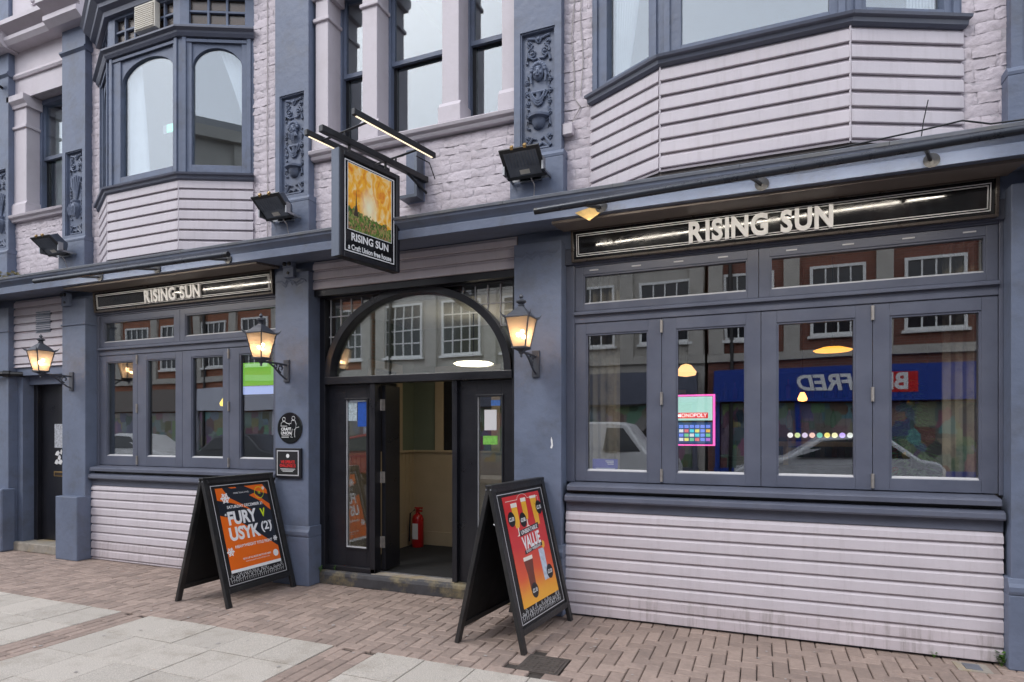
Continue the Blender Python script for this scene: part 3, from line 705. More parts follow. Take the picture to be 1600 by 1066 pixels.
t = thing('air_vent_unit', 'cream louvred ventilation grille set in the upper lights of the left bay', 'vent', (-6.52, -.40, 6.24))
MB().box(-6.69, -6.356, -.42, -.352, 6.235, 6.53).build('casing', M['cream'], t, bevel=.006)
for k in range(12): MB().box(-6.672, -6.374, -.432, -.42, 6.25+k*.0225, 6.25+k*.0225+.012).build('louvre', M['cream'], t)
bay([(-1.40, .0), (-.749, -.35), (.583, -.35), (1.337, .0)], 3.715, 4.545, 4.615, [(.17, .62), (.16, 1.20), (.12, .70)], 4.69, 6.4)
# ---- triple sash window with stone piers, left sash window
M['stone_pier'] = M['stone']
MB().prism([(.25, 4.54), (-.05, 4.54), (-.06, 4.56), (-.06, 4.575), (-.09, 4.59), (-.10, 4.62), (-.08, 4.635), (.25, 4.655)], -4.47, -2.112).build('stone_sill', M['stone'], pub, bevel=.003)
def pier(x0, x1, y0, y1, zb, zn, zt, nm='stone_pier'):
    o = MB().box(x0, x1, y0, y1, zb, zt).build(nm, M['stone'], pub, bevel=.006)
    c0, c1 = x0-.03, x1+.03
    MB().box(c0, c1, y0-.03, y1, zb, zb+.15).prism([(y1, zb+.15), (y0-.03, zb+.15), (y0-.003, zb+.20), (y1, zb+.20)], c0+.004, c1-.004).build('pier_base', M['stone'], o, bevel=.005)
    MB().box(x0-.022, x1+.022, y0-.022, y1, zn, zn+.04).build('pier_band', M['stone'], o, bevel=.008)
    MB().prism([(y1, zt-.16), (y0-.02, zt-.16), (y0-.03, zt-.12), (y0-.07, zt-.08), (y0-.07, zt), (y1, zt)], x0-.05, x1+.05).build('pier_capital', M['stone'], o, bevel=.004)
for a, b in ((-4.435, -4.271), (-3.835, -3.654), (-2.90, -2.717), (-2.264, -2.114)): pier(a, b, -.02, .2, 4.652, 6.02, 6.42)
MB().box(-4.47, -2.112, -.03, .25, 6.42, 6.6).build('window_lintel', M['stone'], pub)
def sash(x0, x1, z0, zm, z1, y, name='sash_window'):
    o = MB().box(x0, x0+.05, y, y+.12, z0, z1).box(x1-.05, x1, y, y+.12, z0, z1).box(x0+.05, x1-.05, y, y+.12, z1-.06, z1).box(x0+.05, x1-.05, y, y+.12, z0, z0+.05).build(name, M['slate'], pub, bevel=.003)
    a, b = x0+.05, x1-.05
    MB().box(a, a+.035, y+.03, y+.065, zm, z1-.06).box(b-.035, b, y+.03, y+.065, zm, z1-.06).box(a+.035, b-.035, y+.03, y+.065, zm, zm+.045).build('upper_sash', M['slate'], o)
    MB().box(a, a+.04, y+.07, y+.105, z0+.05, zm+.04).box(b-.04, b, y+.07, y+.105, z0+.05, zm+.04).box(a+.04, b-.04, y+.07, y+.105, z0+.05, z0+.12).box(a, b, y+.072, y+.105, zm, zm+.04).build('lower_sash', M['black'], o)
    MB().box(a+.02, b-.02, y+.045, y+.05, zm+.03, z1-.07).build('upper_pane', M['glass_up'], o)
    MB().box(a+.02, b-.02, y+.085, y+.09, z0+.10, zm+.02).build('lower_pane', M['glass_up'], o)
for a, b in ((-4.30, -3.80), (-3.68, -2.87), (-2.75, -2.24)): sash(a, b, 4.655, 5.51, 6.42, .19)
sash(-9.38, -8.49, 4.60, 5.44, 6.27, .15)
pier(-9.643, -9.37, -.02, .16, 4.62, 5.83, 6.27)
MB().prism([(.2, 4.54), (-.05, 4.54), (-.06, 4.57), (-.09, 4.59), (-.10, 4.62), (.2, 4.64)], -9.643, -8.502).build('stone_sill', M['stone'], pub, bevel=.003)

# ---- interior shell
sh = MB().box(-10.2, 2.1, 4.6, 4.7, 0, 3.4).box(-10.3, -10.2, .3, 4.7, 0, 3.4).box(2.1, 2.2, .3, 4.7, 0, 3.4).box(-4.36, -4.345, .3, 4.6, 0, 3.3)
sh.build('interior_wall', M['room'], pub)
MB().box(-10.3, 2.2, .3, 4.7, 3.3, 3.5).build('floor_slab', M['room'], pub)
MB().box(-10.3, -4.36, .28, 4.7, -.02, .12).box(-1.97, 2.2, .28, 4.7, -.02, .12).build('interior_floor', M['darkwood'], pub)
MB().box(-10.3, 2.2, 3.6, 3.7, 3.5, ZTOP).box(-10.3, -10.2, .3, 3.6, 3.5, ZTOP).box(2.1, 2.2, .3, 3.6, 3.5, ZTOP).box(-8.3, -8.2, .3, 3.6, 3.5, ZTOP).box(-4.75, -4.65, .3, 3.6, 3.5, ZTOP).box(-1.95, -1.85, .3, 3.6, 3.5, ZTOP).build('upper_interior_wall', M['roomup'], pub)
MB().box(-10.3, 2.2, .05, 3.7, ZTOP, ZTOP+.15).build('upper_ceiling', M['roomup'], pub)
MB().box(-10.3, 2.2, .29, 3.6, 3.5, 3.52).build('upper_floor', M['darkwood'], pub)

# ---- curtains and blind inside
def curtain(name, label, A, B, z0, z1, gather, m, folds=9, grp=None):
    """drape hung between A and B (x, y); gather(t) gives the share of the width at height t (0 bottom .. 1 top), measured from A"""
    mb = MB(); nu, nv = folds*6, 24
    for j in range(nv+1):
        t = j/nv; wd = gather(t)
        for i in range(nu+1):
            s = i/nu; u = s*wd; x = A[0]+(B[0]-A[0])*u; y = A[1]+(B[1]-A[1])*u + .022*math.sin(s*folds*2*math.pi + .6*math.sin(t*3)) 
            mb.v.append((x, y, z0+(z1-z0)*t))
    for j in range(nv):
        for i in range(nu): q = j*(nu+1)+i; mb.f.append((q, q+1, q+nu+2, q+nu+1))
    o = mb.build(name, m, smooth=True); return tag(o, label, 'curtain', grp)
g1 = lambda t: .20+.35*t**1.6
curtain('curtain', 'white drape at the left of the wide arched pane of the left bay window', (-7.05, -.20), (-6.1, -.20), 4.55, 6.0, lambda t: .36-.16*t, M['curtain'])
curtain('curtain', 'white drape in the narrow right pane of the left bay window', (-5.40, .10), (-5.95, -.14), 4.9, 6.05, lambda t: .08+.62*t**1.3, M['curtain'])
curtain('curtain', 'white drape in the left side pane of the large right bay window', (-1.20, .05), (-.75, -.16), 4.6, 6.2, lambda t: .25+.55*t, M['curtain'])
curtain('curtain', 'white drape at the right end of the large right bay window', (1.20, .10), (.75, -.10), 4.6, 6.2, lambda t: .45, M['curtain'])
M['damask'] = mat('beige_damask_curtain', (.36, .29, .20), .75, .1, 6., dirt=(.03, .025, .02), dirt_amt=.9)
curtain('curtain', 'beige patterned curtain at the left side of the right shop window', (-1.52, .32), (-1.22, .32), 1.0, 3.1, lambda t: 1, M['damask'], 4)
curtain('curtain', 'beige patterned curtain at the right side of the right shop window', (1.30, .36), (1.60, .36), 1.0, 3.1, lambda t: 1, M['damask'], 4)
bl = MB()
bl.box(-9.34, -8.52, .34, .345, 4.62, 6.2); tag(bl.build('roller_blind', mat('cream_blind', (.62, .62, .52), .8, .04, 4.)), 'pale cream blind drawn down in the far left sash window', 'blind')
t = thing('exit_sign', 'small lit green exit sign hanging inside the left bay window', 'exit sign', (-7.0, .35, 5.55))
MB().box(-7.2, -6.85, .35, .38, 5.50, 5.62).build('casing', M['white'], t)
MB().box(-7.12, -6.87, .344, .35, 5.515, 5.605).build('green_panel', emit('exit_green', (.15, .75, .45), 1.6), t)

# ================================================================ things inside the bar
t = thing('gaming_machine', 'gaming machine with bright pink-edged screens behind the second pane of the right window', 'gaming machine', (-.6, .9, .12))
MB().box(-.86, -.40, .86, 1.3, .12, 2.02).build('cabinet', M['black'], t, bevel=.01)
MB().box(-.82, -.44, .853, .858, 1.755, 1.985).build('top_screen', emit('pale_green_screen', (.42, .70, .62), 1.0), t)
MB().box(-.82, -.44, .853, .858, 1.53, 1.735).build('game_screen', emit('navy_screen', (.02, .06, .16), 1.0), t)
ed = MB().box(-.845, -.825, .845, .86, 1.51, 2.005).box(-.435, -.415, .845, .86, 1.51, 2.005).box(-.825, -.435, .845, .86, 1.99, 2.005).box(-.825, -.435, .845, .86, 1.51, 1.522)
ed.build('light_edge', emit('pink_led_edge', (.9, .12, .45), 1.6), t)
MB().box(-.78, -.48, .850, .8525, 1.775, 1.83).build('title_band', emit('title_red', (.75, .03, .03), .9), t)
o = text('MONOPOLY', .052, emit('title_white', (.9, .9, .9), 1.1), t, Matrix.Translation((-.03, -.0525, 1.6825)) @ FRONT, name='title_lettering', bold=.001, sx=.95)
cols = [(.9,.5,.1),(.2,.3,.9),(.9,.8,.2),(.1,.7,.8),(.8,.2,.2),(.8,.8,.8),(.5,.2,.7),(.2,.6,.3)]
gm = [emit('tile_%d' % i, c, .9) for i, c in enumerate(cols)]
for r in range(4):
    for c in range(7): MB().box(-.80+c*.05, -.80+c*.05+.04, .849, .8525, 1.555+r*.042, 1.555+r*.042+.03).build('game_tile', gm[(r*3+c*5+r*c) % 8], t)
t = thing('bar_counter', 'dark bar counter with a row of round pump clips seen through the third right pane', 'bar', (.7, 3.0, .12))
MB().box(-.2, 1.9, 3.05, 3.5, .12, 1.18).build('counter', M['darkwood'], t); MB().box(-.25, 1.95, 2.98, 3.55, 1.18, 1.22).build('counter_top', M['darkwood'], t, bevel=.01)
MB().box(.2, 1.25, 3.2, 3.26, 1.46, 1.52).box(.25, .31, 3.2, 3.26, 1.22, 1.46).box(1.12, 1.18, 3.2, 3.26, 1.22, 1.46).build('tap_rail', M['brass'], t)
for k in range(10):
    mm = emit('clip_%d' % k, [(.75,.7,.7),(.55,.6,.25),(.6,.5,.65),(.8,.5,.4),(.12,.4,.3),(.8,.65,.15),(.8,.75,.4),(.5,.35,.85),(.6,.6,.55),(.3,.5,.95)][k], 1.3)
    MB().lathe([(.0, 0), (.033, 0), (.033, .012), (.0, .014)], (.33+k*.083, 3.16, 1.60), 14, axis='y').build('pump_clip', mm, t)
t = thing('back_bar', 'dark shelves of bottles on the far wall of the bar room', 'shelves', (.6, 4.4, .12))
MB().box(-.6, 1.95, 4.28, 4.58, .12, 1.0).build('cupboard', M['darkwood'], t)
for k in range(3): MB().box(-.6, 1.95, 4.32, 4.58, 1.25+k*.42, 1.28+k*.42).build('shelf', M['darkwood'], t)
MB().box(-.6, 1.95, 4.56, 4.575, 1.2, 2.5).build('back_panel', M['darkwood'], t)
r6 = random.Random(6); bc = [mat('bottle_%d' % i, c, .1, .05, 5.) for i, c in enumerate([(.02, .06, .02), (.12, .04, .01), (.25, .2, .12), (.03, .03, .05), (.3, .05, .03)])]
for k in range(3):
    for q in range(17):
        bx = -.52+q*.147+r6.uniform(-.02, .02); sc_ = r6.uniform(.85, 1.15)
        MB().lathe([(0, 0), (.034, 0), (.036, .16*sc_), (.014, .21*sc_), (.013, .27*sc_), (0, .27*sc_)], (bx, 4.42, 1.28+k*.42), 10).build('bottle', r6.choice(bc), t)
for (tx, ty, lab) in ((-.3, 1.9, 'round pub table inside the right window behind the gaming machine'), (-7.2, 1.6, 'round pub table inside the left window near its left end'), (-5.6, 2.0, 'round pub table inside the left window near its right end')):
    t = thing('pub_table', lab, 'table', (tx, ty, .12))
    MB().lathe([(0, 0), (.36, 0), (.38, .015), (.36, .035), (0, .035)], (tx, ty, .86), 24).build('table_top', M['darkwood'], t)
    MB().tube([(tx, ty, .15), (tx, ty, .86)], .035, 10).build('pedestal', M['black'], t); MB().lathe([(0, 0), (.24, 0), (.2, .03), (0, .05)], (tx, ty, .12), 20).build('foot', M['black'], t)
for (x0_, x1_, z0_, z1_, c_, lab) in ((-7.6, -7.0, 1.6, 2.2, (.5, .42, .3), 'framed pale picture on the far wall of the left room'), (-6.4, -6.0, 1.7, 2.3, (.3, .12, .08), 'framed red picture on the far wall of the left room'), (-1.6, -1.1, 1.7, 2.3, (.45, .42, .38), 'framed pale picture on the far wall of the right room')):
    t = thing('picture', lab, 'picture', (x0_, 4.58, z0_)); MB().box(x0_, x1_, 4.56, 4.598, z0_, z1_).build('frame', M['brass'], t); MB().box(x0_+.05, x1_-.05, 4.55, 4.56, z0_+.05, z1_-.05).build('print', mat('print', c_, .6, .5, 9.), t)
def pendant(x, y, z, r, h, m, label, zc=3.3):
    t = thing('pendant_lamp', label, 'lamp', (x, y, z))
    MB().lathe([(.02, h), (r*.5, h*.9), (r, h*.35), (r*.9, .1*h), (r*.2, 0)], (x, y, z), 16).build('lamp_shade', m, t, smooth=True)
    MB().tube([(x, y, z+h), (x, y, zc)], .006, 6).build('flex', M['black'], t)
pendant(.378, 1.5, 1.95, .045, .09, emit('orange_glow', (1, .36, .08), 5), 'small glowing orange pendant lamp behind the third right pane')
pendant(-7.55, 1.7, 2.02, .10, .16, emit('yellow_shade', (1, .72, .08), 1.4), 'yellow glowing pendant lamp behind the first pane of the left window')
pendant(-5.9, 2.6, 2.3, .13, .16, emit('warm_shade', (1, .55, .22), 1.6), 'warm pendant lamp deep in the left bar room')
pendant(-.9, 2.8, 2.35, .13, .16, emit('warm_shade_b', (1, .55, .22), 1.6), 'warm pendant lamp deep in the right bar room')
pendant(.62, 1.2, 2.40, .17, .05, emit('orange_shade', (1, .42, .05), 1.6), 'flat glowing orange lamp shade high behind the third right pane')
t = thing('television', 'wall television showing a green pitch behind the fourth pane of the left window', 'television', (-6.42, 1.2, 2.3))
MB().box(-6.80, -6.02, 1.2, 1.25, 2.14, 2.62).build('casing', M['black'], t)
MB().box(-6.78, -6.04, 1.194, 1.2, 2.28, 2.60).build('screen_pitch', emit('pitch_green', (.16, .42, .05), 1.0), t)
MB().box(-6.78, -6.04, 1.194, 1.2, 2.16, 2.275).build('screen_banner', emit('banner_blue', (.35, .42, .75), .9), t)
t = thing('christmas_tree', 'green christmas tree with baubles behind the fourth right pane', 'christmas tree', (1.22, .95, .12))
tr = MB(); r3 = random.Random(3)
for k in range(1500):
    h = r3.random()**1.4; a = r3.uniform(0, 6.283); rad = (.46*(1-h)+.03)*r3.uniform(.35, 1); z = .35+h*1.75
    c = Vector((1.22+rad*math.cos(a), .95+rad*math.sin(a), z)); d = Vector((math.cos(a), math.sin(a), -.35)).normalized()*.07; u = Vector((-math.sin(a), math.cos(a), r3.uniform(-.4,.4)))*.016
    tr.poly([c-u, c+d, c+u])
tr.build('branches', M['leaf'], t); MB().tube([(1.22, .95, .12), (1.22, .95, 2.0)], .03, 8, .01).build('trunk', M['darkwood'], t)
for k in range(9):
    a = k*2.1; h = .2+.085*k; MB().ball((1.22+(.44*(1-h))*math.cos(a), .95+(.44*(1-h))*math.sin(a), .35+h*1.75), .035, n=10, m=7).build('bauble', mat('bauble_%d' % k, [(.5,.35,.33),(.5,.05,.05),(.55,.4,.1)][k % 3], .2, .02, 3., metal=.5), t, smooth=True)
c_ = thing('window_card', 'blue card standing in the bottom left corner of the right window', 'card', (-1.33, .16, 1.29))
MB().box(-1.43, -1.20, .135, .140, 1.300, 1.40).build('card', mat('blue_card', (.04, .05, .45), .4, .03, 4.), c_)
lc = MB()
for k in range(3): lc.box(-1.31+.01*k, -1.235, .1335, .1348, 1.377-k*.014, 1.384-k*.014)
lc.box(-1.40, -1.225, .1335, .1348, 1.312, 1.317); lc.build('white_print', M['white'], c_)
t = thing('fire_extinguisher', 'red fire extinguisher standing in the corner of the open entrance lobby', 'fire extinguisher', (-4.14, 1.6, .152))
MB().lathe([(.0,0),(.072,0),(.075,.02),(.075,.36),(.06,.405),(.028,.43),(.025,.46),(.0,.46)], (-4.14, 1.6, .152), 20).build('cylinder', M['red'], t, smooth=True)
MB().box(-4.160, -4.080, 1.580, 1.620, .605, .63).box(-4.180, -4.070, 1.585, 1.615, .645, .665).box(-4.155, -4.125, 1.580, 1.620, .60, .66).build('valve_handle', M['red'], t, bevel=.004)
MB().tube([(-4.180, 1.600, .63), (-4.240, 1.580, .58), (-4.245, 1.570, .40), (-4.240, 1.560, .22)], .011, 8).build('hose', M['black'], t)
MB().box(-4.175, -4.095, 1.522, 1.528, .26, .46).build('instruction_label', M['white'], t)

# stickers on the entrance panels
def sheet(name, label, x0, x1, z0, z1, y, m, cat='notice'): return tag(MB().box(x0, x1, y-.001, y+.001, z0, z1).build(name, m), label, cat)
gy = DY+.0205
sheet('paper_notice', 'plain white paper notice on the glass right of the open entrance', -2.53, -2.40, 1.66, 1.86, gy, M['white'])
sheet('sticker', 'green hygiene rating sticker below the white paper on the door glass', -2.545, -2.39, 1.52, 1.605, gy, mat('green_sticker', (.22, .55, .10), .4, .25, 40.), 'sticker')
sheet('sticker', 'small blue and green sticker at the top of the right door glass', -2.46, -2.36, 1.90, 1.955, gy, mat('blue_green_sticker', (.06, .16, .45), .4, .3, 50.), 'sticker')
sheet('poster', 'blue poster at the top of the narrow glass left of the entrance', -4.03, -3.91, 1.70, 1.965, gy, mat('blue_poster', (.02, .09, .42), .4, .2, 30.), 'poster')
sheet('poster', 'pale printed sheet beside the blue poster on the left entrance glass', -4.15, -4.04, 1.76, 1.96, gy, mat('pale_print', (.40, .48, .52), .4, .5, 50.), 'poster')

# ================================================================ signs
def fascia_sign(cx, x0, x1, z0, z1, txt, tx, size, label):
    t = thing('fascia_sign', label, 'sign', (cx, 0, (z0+z1)/2))
    m = Matrix.Translation((0, -.012, (z0+z1)/2)) @ Matrix.Rotation(R(5), 4, 'X'); h = (z1-z0)/2
    MB().box(x0, x1, 0, .03, -h, h).xf(m).build('panel', M['gloss_black'], t)
    f_ = .022
    MB().box(x0-f_, x0, -.014, .03, -h-f_, h+f_).box(x1, x1+f_, -.014, .03, -h-f_, h+f_).box(x0, x1, -.014, .03, h, h+f_).box(x0, x1, -.014, .03, -h-f_, -h).xf(m).build('frame', mat('bronze_brown_frame', (.07, .055, .045), .3, .1, 6.), t, bevel=.003)
    for d, wd in ((.024, .007), (.040, .007)):
        a0, a1, b = x0+d, x1-d, h-d
        MB().box(a0, a1, -.0015, 0, b-wd, b).box(a0, a1, -.0015, 0, -b, -b+wd).box(a0, a0+wd, -.0015, 0, -b+wd, b-wd).box(a1-wd, a1, -.0015, 0, -b+wd, b-wd).xf(m).build('border_line', M['white'], t)
    # raised letters, one part each
    x = tx; BASIS_inv = Matrix.Translation((-cx, 0, -(z0+z1)/2))
    for ch in txt:
        if ch == ' ': x += size*.36; continue
        me = textmesh(ch, size, bold=size*.036, ext=.011, align='LEFT'); me.transform(Matrix.Diagonal((.9, 1.13, 1, 1))); wd = max(v.co.x for v in me.vertices); mn = min(v.co.x for v in me.vertices); mnz = min(v.co.y for v in me.vertices); mxz = max(v.co.y for v in me.vertices)
        me.name = 'letter'; me.transform(Matrix.Translation((x-mn, -(mnz+mxz)/2, 0))); me.transform(BASIS_inv @ m @ Matrix.Translation((0, -.014, -.006)) @ FRONT)
        me.materials.clear(); me.materials.append(M['letter'])
        o = bpy.data.objects.new('letter', me); COL.objects.link(o); o.parent = t
        x += wd-mn + size*.085
    return t, x
M['letter'] = mat('white_raised_letter', (.90, .90, .90), .35, .02, 4.)
fascia_sign(-.02, -1.565, 1.53, 3.19, 3.435, 'RISING SUN', -.565, .205, 'long black sign with white RISING SUN letters above the right window')
fascia_sign(-6.5, -7.97, -5.05, 3.20, 3.425, 'RISING SUN', -7.04, .178, 'long black sign with white RISING SUN letters above the left window')
# strip lights held out from the cornice above each sign
strip_m = emit('warm_led_strip', (1, .91, .78), 105)
strip_b = emit('warm_led_bar', (1, .84, .60), 1.0)
M['tubemetal'] = mat('dark_tube_metal', (.035, .04, .052), .3, .15, 9., metal=.3)
def strip(x0, x1, z0, z1, arms, label, y=-.72):
    t = thing('strip_light', label, 'sign light', ((x0+x1)/2, -.5, 3.45))
    MB().tube([(x0, y, z0), (x1, y, z1)], .027, 14).build('tube', M['tubemetal'], t, smooth=True)
    MB().tube([(x0-.03, y, z0), (x0+.02, y, z0)], .027, 14).tube([(x1-.02, y, z1), (x1+.03, y, z1)], .027, 14).build('end_cap', M['black'], t)
    s = MB(); a, b = x0+.12, x1-.12; za, zb = z0+(z1-z0)*.04, z0+(z1-z0)*.96
    oy, oz, ty, tz = .0272*.72, -.0272*.694, .003*.694, .003*.72
    s.v = [(a, y+oy-ty, za+oz-tz), (a, y+oy+ty, za+oz+tz), (b, y+oy+ty, zb+oz+tz), (b, y+oy-ty, zb+oz-tz)]; s.f = [(0, 1, 2, 3)]; s.build('led_strip', strip_m, t)
    for ax_ in arms:
        zz = z0+(z1-z0)*(ax_-x0)/(x1-x0)
        MB().tube([(ax_+.10, -.455, 3.46), (ax_+.05, -.58, zz+.02), (ax_, y, zz)], .014, 8).lathe([(.0,0),(.045,0),(.05,.012),(.0,.02)], (ax_+.10, -.462, 3.46), 14, axis='y').build('arm', M['black'], t)
strip(-1.65, 1.50, 3.405, 3.475, (-1.30, -.1, .95), 'long dark tube light on arms above the right RISING SUN sign')
strip(-7.95, -4.96, 3.425, 3.415, (-7.3, -6.35, -5.3), 'long dark tube light on arms above the left RISING SUN sign')
pm = MB().extr([(-1.30,3.36),(-1.16,3.44),(-1.26,3.475),(-1.42,3.44)], -.470, -.462)
tag(pm.build('mounting_plate', M['brass']), 'tarnished gold diamond plate on the cornice at the left end of the right tube light', 'plate')

# hanging sign on its bracket, swung a little off square
hx = Matrix.Translation((-3.06, 0, 0)) @ Matrix.Rotation(R(-12.5), 4, 'Z')   # local: x across the sign face, y from the wall outwards is negative
br = thing('sign_bracket', 'black steel bracket with twin strip lights carrying the hanging sign above the entrance', 'bracket', (-3.06, 0, 4.1), R(-12.5))
def hb(mb): return mb.xf(hx)
pl = MB().box(-3.30, -3.10, -.03, .0, 3.93, 4.46); pl.build('wall_plate', M['slate'], br)
MB().box(-3.13, -3.10, -.16, -.03, 3.93, 4.46).box(-3.30, -3.13, -.16, -.03, 3.93, 3.96).build('wall_channel', M['gunmetal'], br)
hb(MB().box(-.025, .025, -1.30, -.03, 4.10, 4.155)).build('beam', M['black'], br, bevel=.004)
hb(MB().tube([(0, -.03, 4.0), (0, -.30, 4.105)], .013, 6)).build('brace', M['black'], br)
for yb in (-1.05, -.45): hb(MB().tube([(-.30, yb, 4.20), (.30, yb, 4.20)], .010, 6).tube([(0, yb, 4.15), (0, yb, 4.2)], .01, 6)).build('cross_rod', M['black'], br)
if 0: hb(MB().tube([(-.30, -1.05, 4.20), (.30, -1.05, 4.20)], .010, 6).tube([(-.30, -.45, 4.20), (.30, -.45, 4.20)], .010, 6).tube([(0, -1.05, 4.15), (0, -1.05, 4.2)], .01, 6).tube([(0, -.45, 4.15), (0, -.45, 4.2)], .01, 6)).build('brace', M['black'], br)
for q in (-1, 1):
    hb(MB().box(q*.30-.019, q*.30+.019, -1.22, -.25, 4.185, 4.235)).build('light_bar', M['black'], br, bevel=.004)
    s_ = MB(); s_.v = [(q*.30-.010, -1.19, 4.183), (q*.30+.010, -1.19, 4.183), (q*.30+.010, -.28, 4.183), (q*.30-.010, -.28, 4.183)]; s_.f = [(0, 1, 2, 3)]
    hb(s_).build('led_strip', strip_b, br)
hb(MB().tube([(.02, -.2, 4.3), (.10, -.1, 4.25), (.13, -.05, 4.1)], .006, 6)).build('cable', M['black'], br)
hs_ = thing('hanging_sign', 'double-sided hanging pub sign with a sunrise painting over black RISING SUN panel', 'pub sign', (-3.23, -.78, 3.1), R(-12.5))
HZ0, HZ1, HY0, HY1 = 3.12, 4.02, -1.14, -.44
for yy in (-1.0, -.58):
    hb(MB().tube([(0, yy, 4.10), (0, yy, 4.02)], .012, 8).box(-.02, .02, yy-.03, yy+.03, 4.015, 4.04)).build('hanger', M['black'], hs_)
hb(MB().box(-.045, .045, HY0, HY0+.045, HZ0, HZ1).box(-.045, .045, HY1-.045, HY1, HZ0, HZ1).box(-.045, .045, HY0+.045, HY1-.045, HZ1-.045, HZ1).box(-.045, .045, HY0+.045, HY1-.045, HZ0, HZ0+.045)).build('frame', M['blackpaint'], hs_, bevel=.006)
hb(MB().box(-.047, .047, HY0-.012, HY0-.001, HZ0+.0, HZ1)).build('edge_strip', M['gunmetal'], hs_)
hb(MB().box(-.030, .030, HY0+.045, HY1-.045, HZ0+.045, HZ1-.045)).build('panel', M['gloss_black'], hs_)
# painting: procedural sunrise over a wooded hillside
def painting():
    m, nt, p = base('sunrise_painting'); L = nt.links.new
    tc = N(nt, "ShaderNodeTexCoord"); sp = N(nt, "ShaderNodeSeparateXYZ"); L(tc.outputs['Generated'], sp.inputs[0])
    n1 = N(nt, "ShaderNodeTexNoise"); n1.inputs['Scale'].default_value = 5; n1.inputs['Detail'].default_value = 6; n1.inputs['Distortion'].default_value = 1.2; L(tc.outputs['Generated'], n1.inputs[0])
    cr = N(nt, "ShaderNodeValToRGB"); e_ = cr.color_ramp.elements; e_[0].position = .30; e_[0].color = (.80, .20, .02, 1); e_[1].position = .72; e_[1].color = (1, .88, .55, 1); x = e_.new(.5); x.color = (1, .50, .03, 1); L(n1.outputs[0], cr.inputs[0])
    dist = N(nt, "ShaderNodeVectorMath", operation='DISTANCE'); L(tc.outputs['Generated'], dist.inputs[0]); dist.inputs[1].default_value = (.5, .45, .42)
    mr = N(nt, "ShaderNodeMapRange"); mr.inputs[1].default_value = .05; mr.inputs[2].default_value = .34; mr.inputs[3].default_value = 1; mr.inputs[4].default_value = 0; L(dist.outputs['Value'], mr.inputs[0])
    mx = N(nt, "ShaderNodeMix", data_type='RGBA'); L(mr.outputs[0], mx.inputs[0]); L(cr.outputs[0], mx.inputs[6]); mx.inputs[7].default_value = (1, .93, .62, 1)
    n2 = N(nt, "ShaderNodeTexVoronoi"); n2.inputs['Scale'].default_value = 30; L(tc.outputs['Generated'], n2.inputs['Vector'])
    c2 = N(nt, "ShaderNodeValToRGB"); e2 = c2.color_ramp.elements; e2[0].color = (.03, .06, .015, 1); e2[1].color = (.50, .20, .13, 1); q = e2.new(.35); q.color = (.12, .26, .03, 1); q = e2.new(.6); q.color = (.20, .09, .05, 1); q = e2.new(.8); q.color = (.30, .34, .10, 1)
    sx_ = N(nt, "ShaderNodeSeparateXYZ"); L(n2.outputs['Color'], sx_.inputs[0]); L(sx_.outputs[0], c2.inputs[0])
    n3 = N(nt, "ShaderNodeTexNoise"); n3.inputs['Scale'].default_value = 9; L(tc.outputs['Generated'], n3.inputs[0])
    ad = N(nt, "ShaderNodeMath", operation='MULTIPLY_ADD'); L(n3.outputs[0], ad.inputs[0]); ad.inputs[1].default_value = .30; L(sp.outputs[2], ad.inputs[2])
    ad2 = N(nt, "ShaderNodeMath", operation='MULTIPLY_ADD'); L(sp.outputs[1], ad2.inputs[0]); ad2.inputs[1].default_value = .14; L(ad.outputs[0], ad2.inputs[2])
    gt = N(nt, "ShaderNodeMath", operation='LESS_THAN'); L(ad2.outputs[0], gt.inputs[0]); gt.inputs[1].default_value = .50
    m3 = N(nt, "ShaderNodeMix", data_type='RGBA'); L(gt.outputs[0], m3.inputs[0]); L(mx.outputs[2], m3.inputs[6]); L(c2.outputs[0], m3.inputs[7])
    L(m3.outputs[2], p.inputs['Base Color']); p.inputs['Roughness'].default_value = .3
    return m
pm_ = painting()
for q in (1, -1):
    a, b = (.0305, .032) if q == 1 else (-.032, -.0305)
    hb(MB().box(a, b, HY0+.10, HY1-.10, HZ0+.255, HZ1-.085)).build('painting', pm_, hs_)
    d = .0005*q
    for (i0, wd, nm) in ((.062, .009, 'border_line'), (.094, .005, 'picture_line')):
        zb = HZ0+i0 if nm == 'border_line' else HZ0+.249
        zt_ = HZ1-i0 if nm == 'border_line' else HZ1-.079
        y0_, y1_ = HY0+i0, HY1-i0; c0, c1 = (a, b+.0006) if q == 1 else (a-.0006, b)
        hb(MB().box(c0, c1, y0_, y0_+wd, zb, zt_).box(c0, c1, y1_-wd, y1_, zb, zt_).box(c0, c1, y0_+wd, y1_-wd, zb, zb+wd).box(c0, c1, y0_+wd, y1_-wd, zt_-wd, zt_)).build(nm, M['white'], hs_)
    spx = .0325*q
    sp_ = MB(); sp_.v = [(spx, y, z) for y, z in ((-.98, 3.50), (-.925, 3.50), (-.945, 3.60), (-.952, 3.74), (-.958, 3.60))]; sp_.f = [(0, 1, 2, 3, 4)]
    hb(sp_).build('painted_spire', M['darkwood'], hs_)
LM = Matrix.Translation((.17, .78, -3.1))      # world-free local frame of the sign (its empty sits on the swung axis)
side = Matrix.Rotation(R(90), 4, 'Z') @ FRONT   # text facing +x of the sign
inv = BASIS[hs_].inverted() @ hx
text('RISING SUN', .098, M['white'], hs_, inv @ Matrix.Translation((.0325, -.79, 3.315)) @ side, bold=.003, fit=(.43, .068))
text('a Craft Union free house', .056, M['white'], hs_, inv @ Matrix.Translation((.0325, -.79, 3.225)) @ side, bold=.0018, fit=(.50, .048))

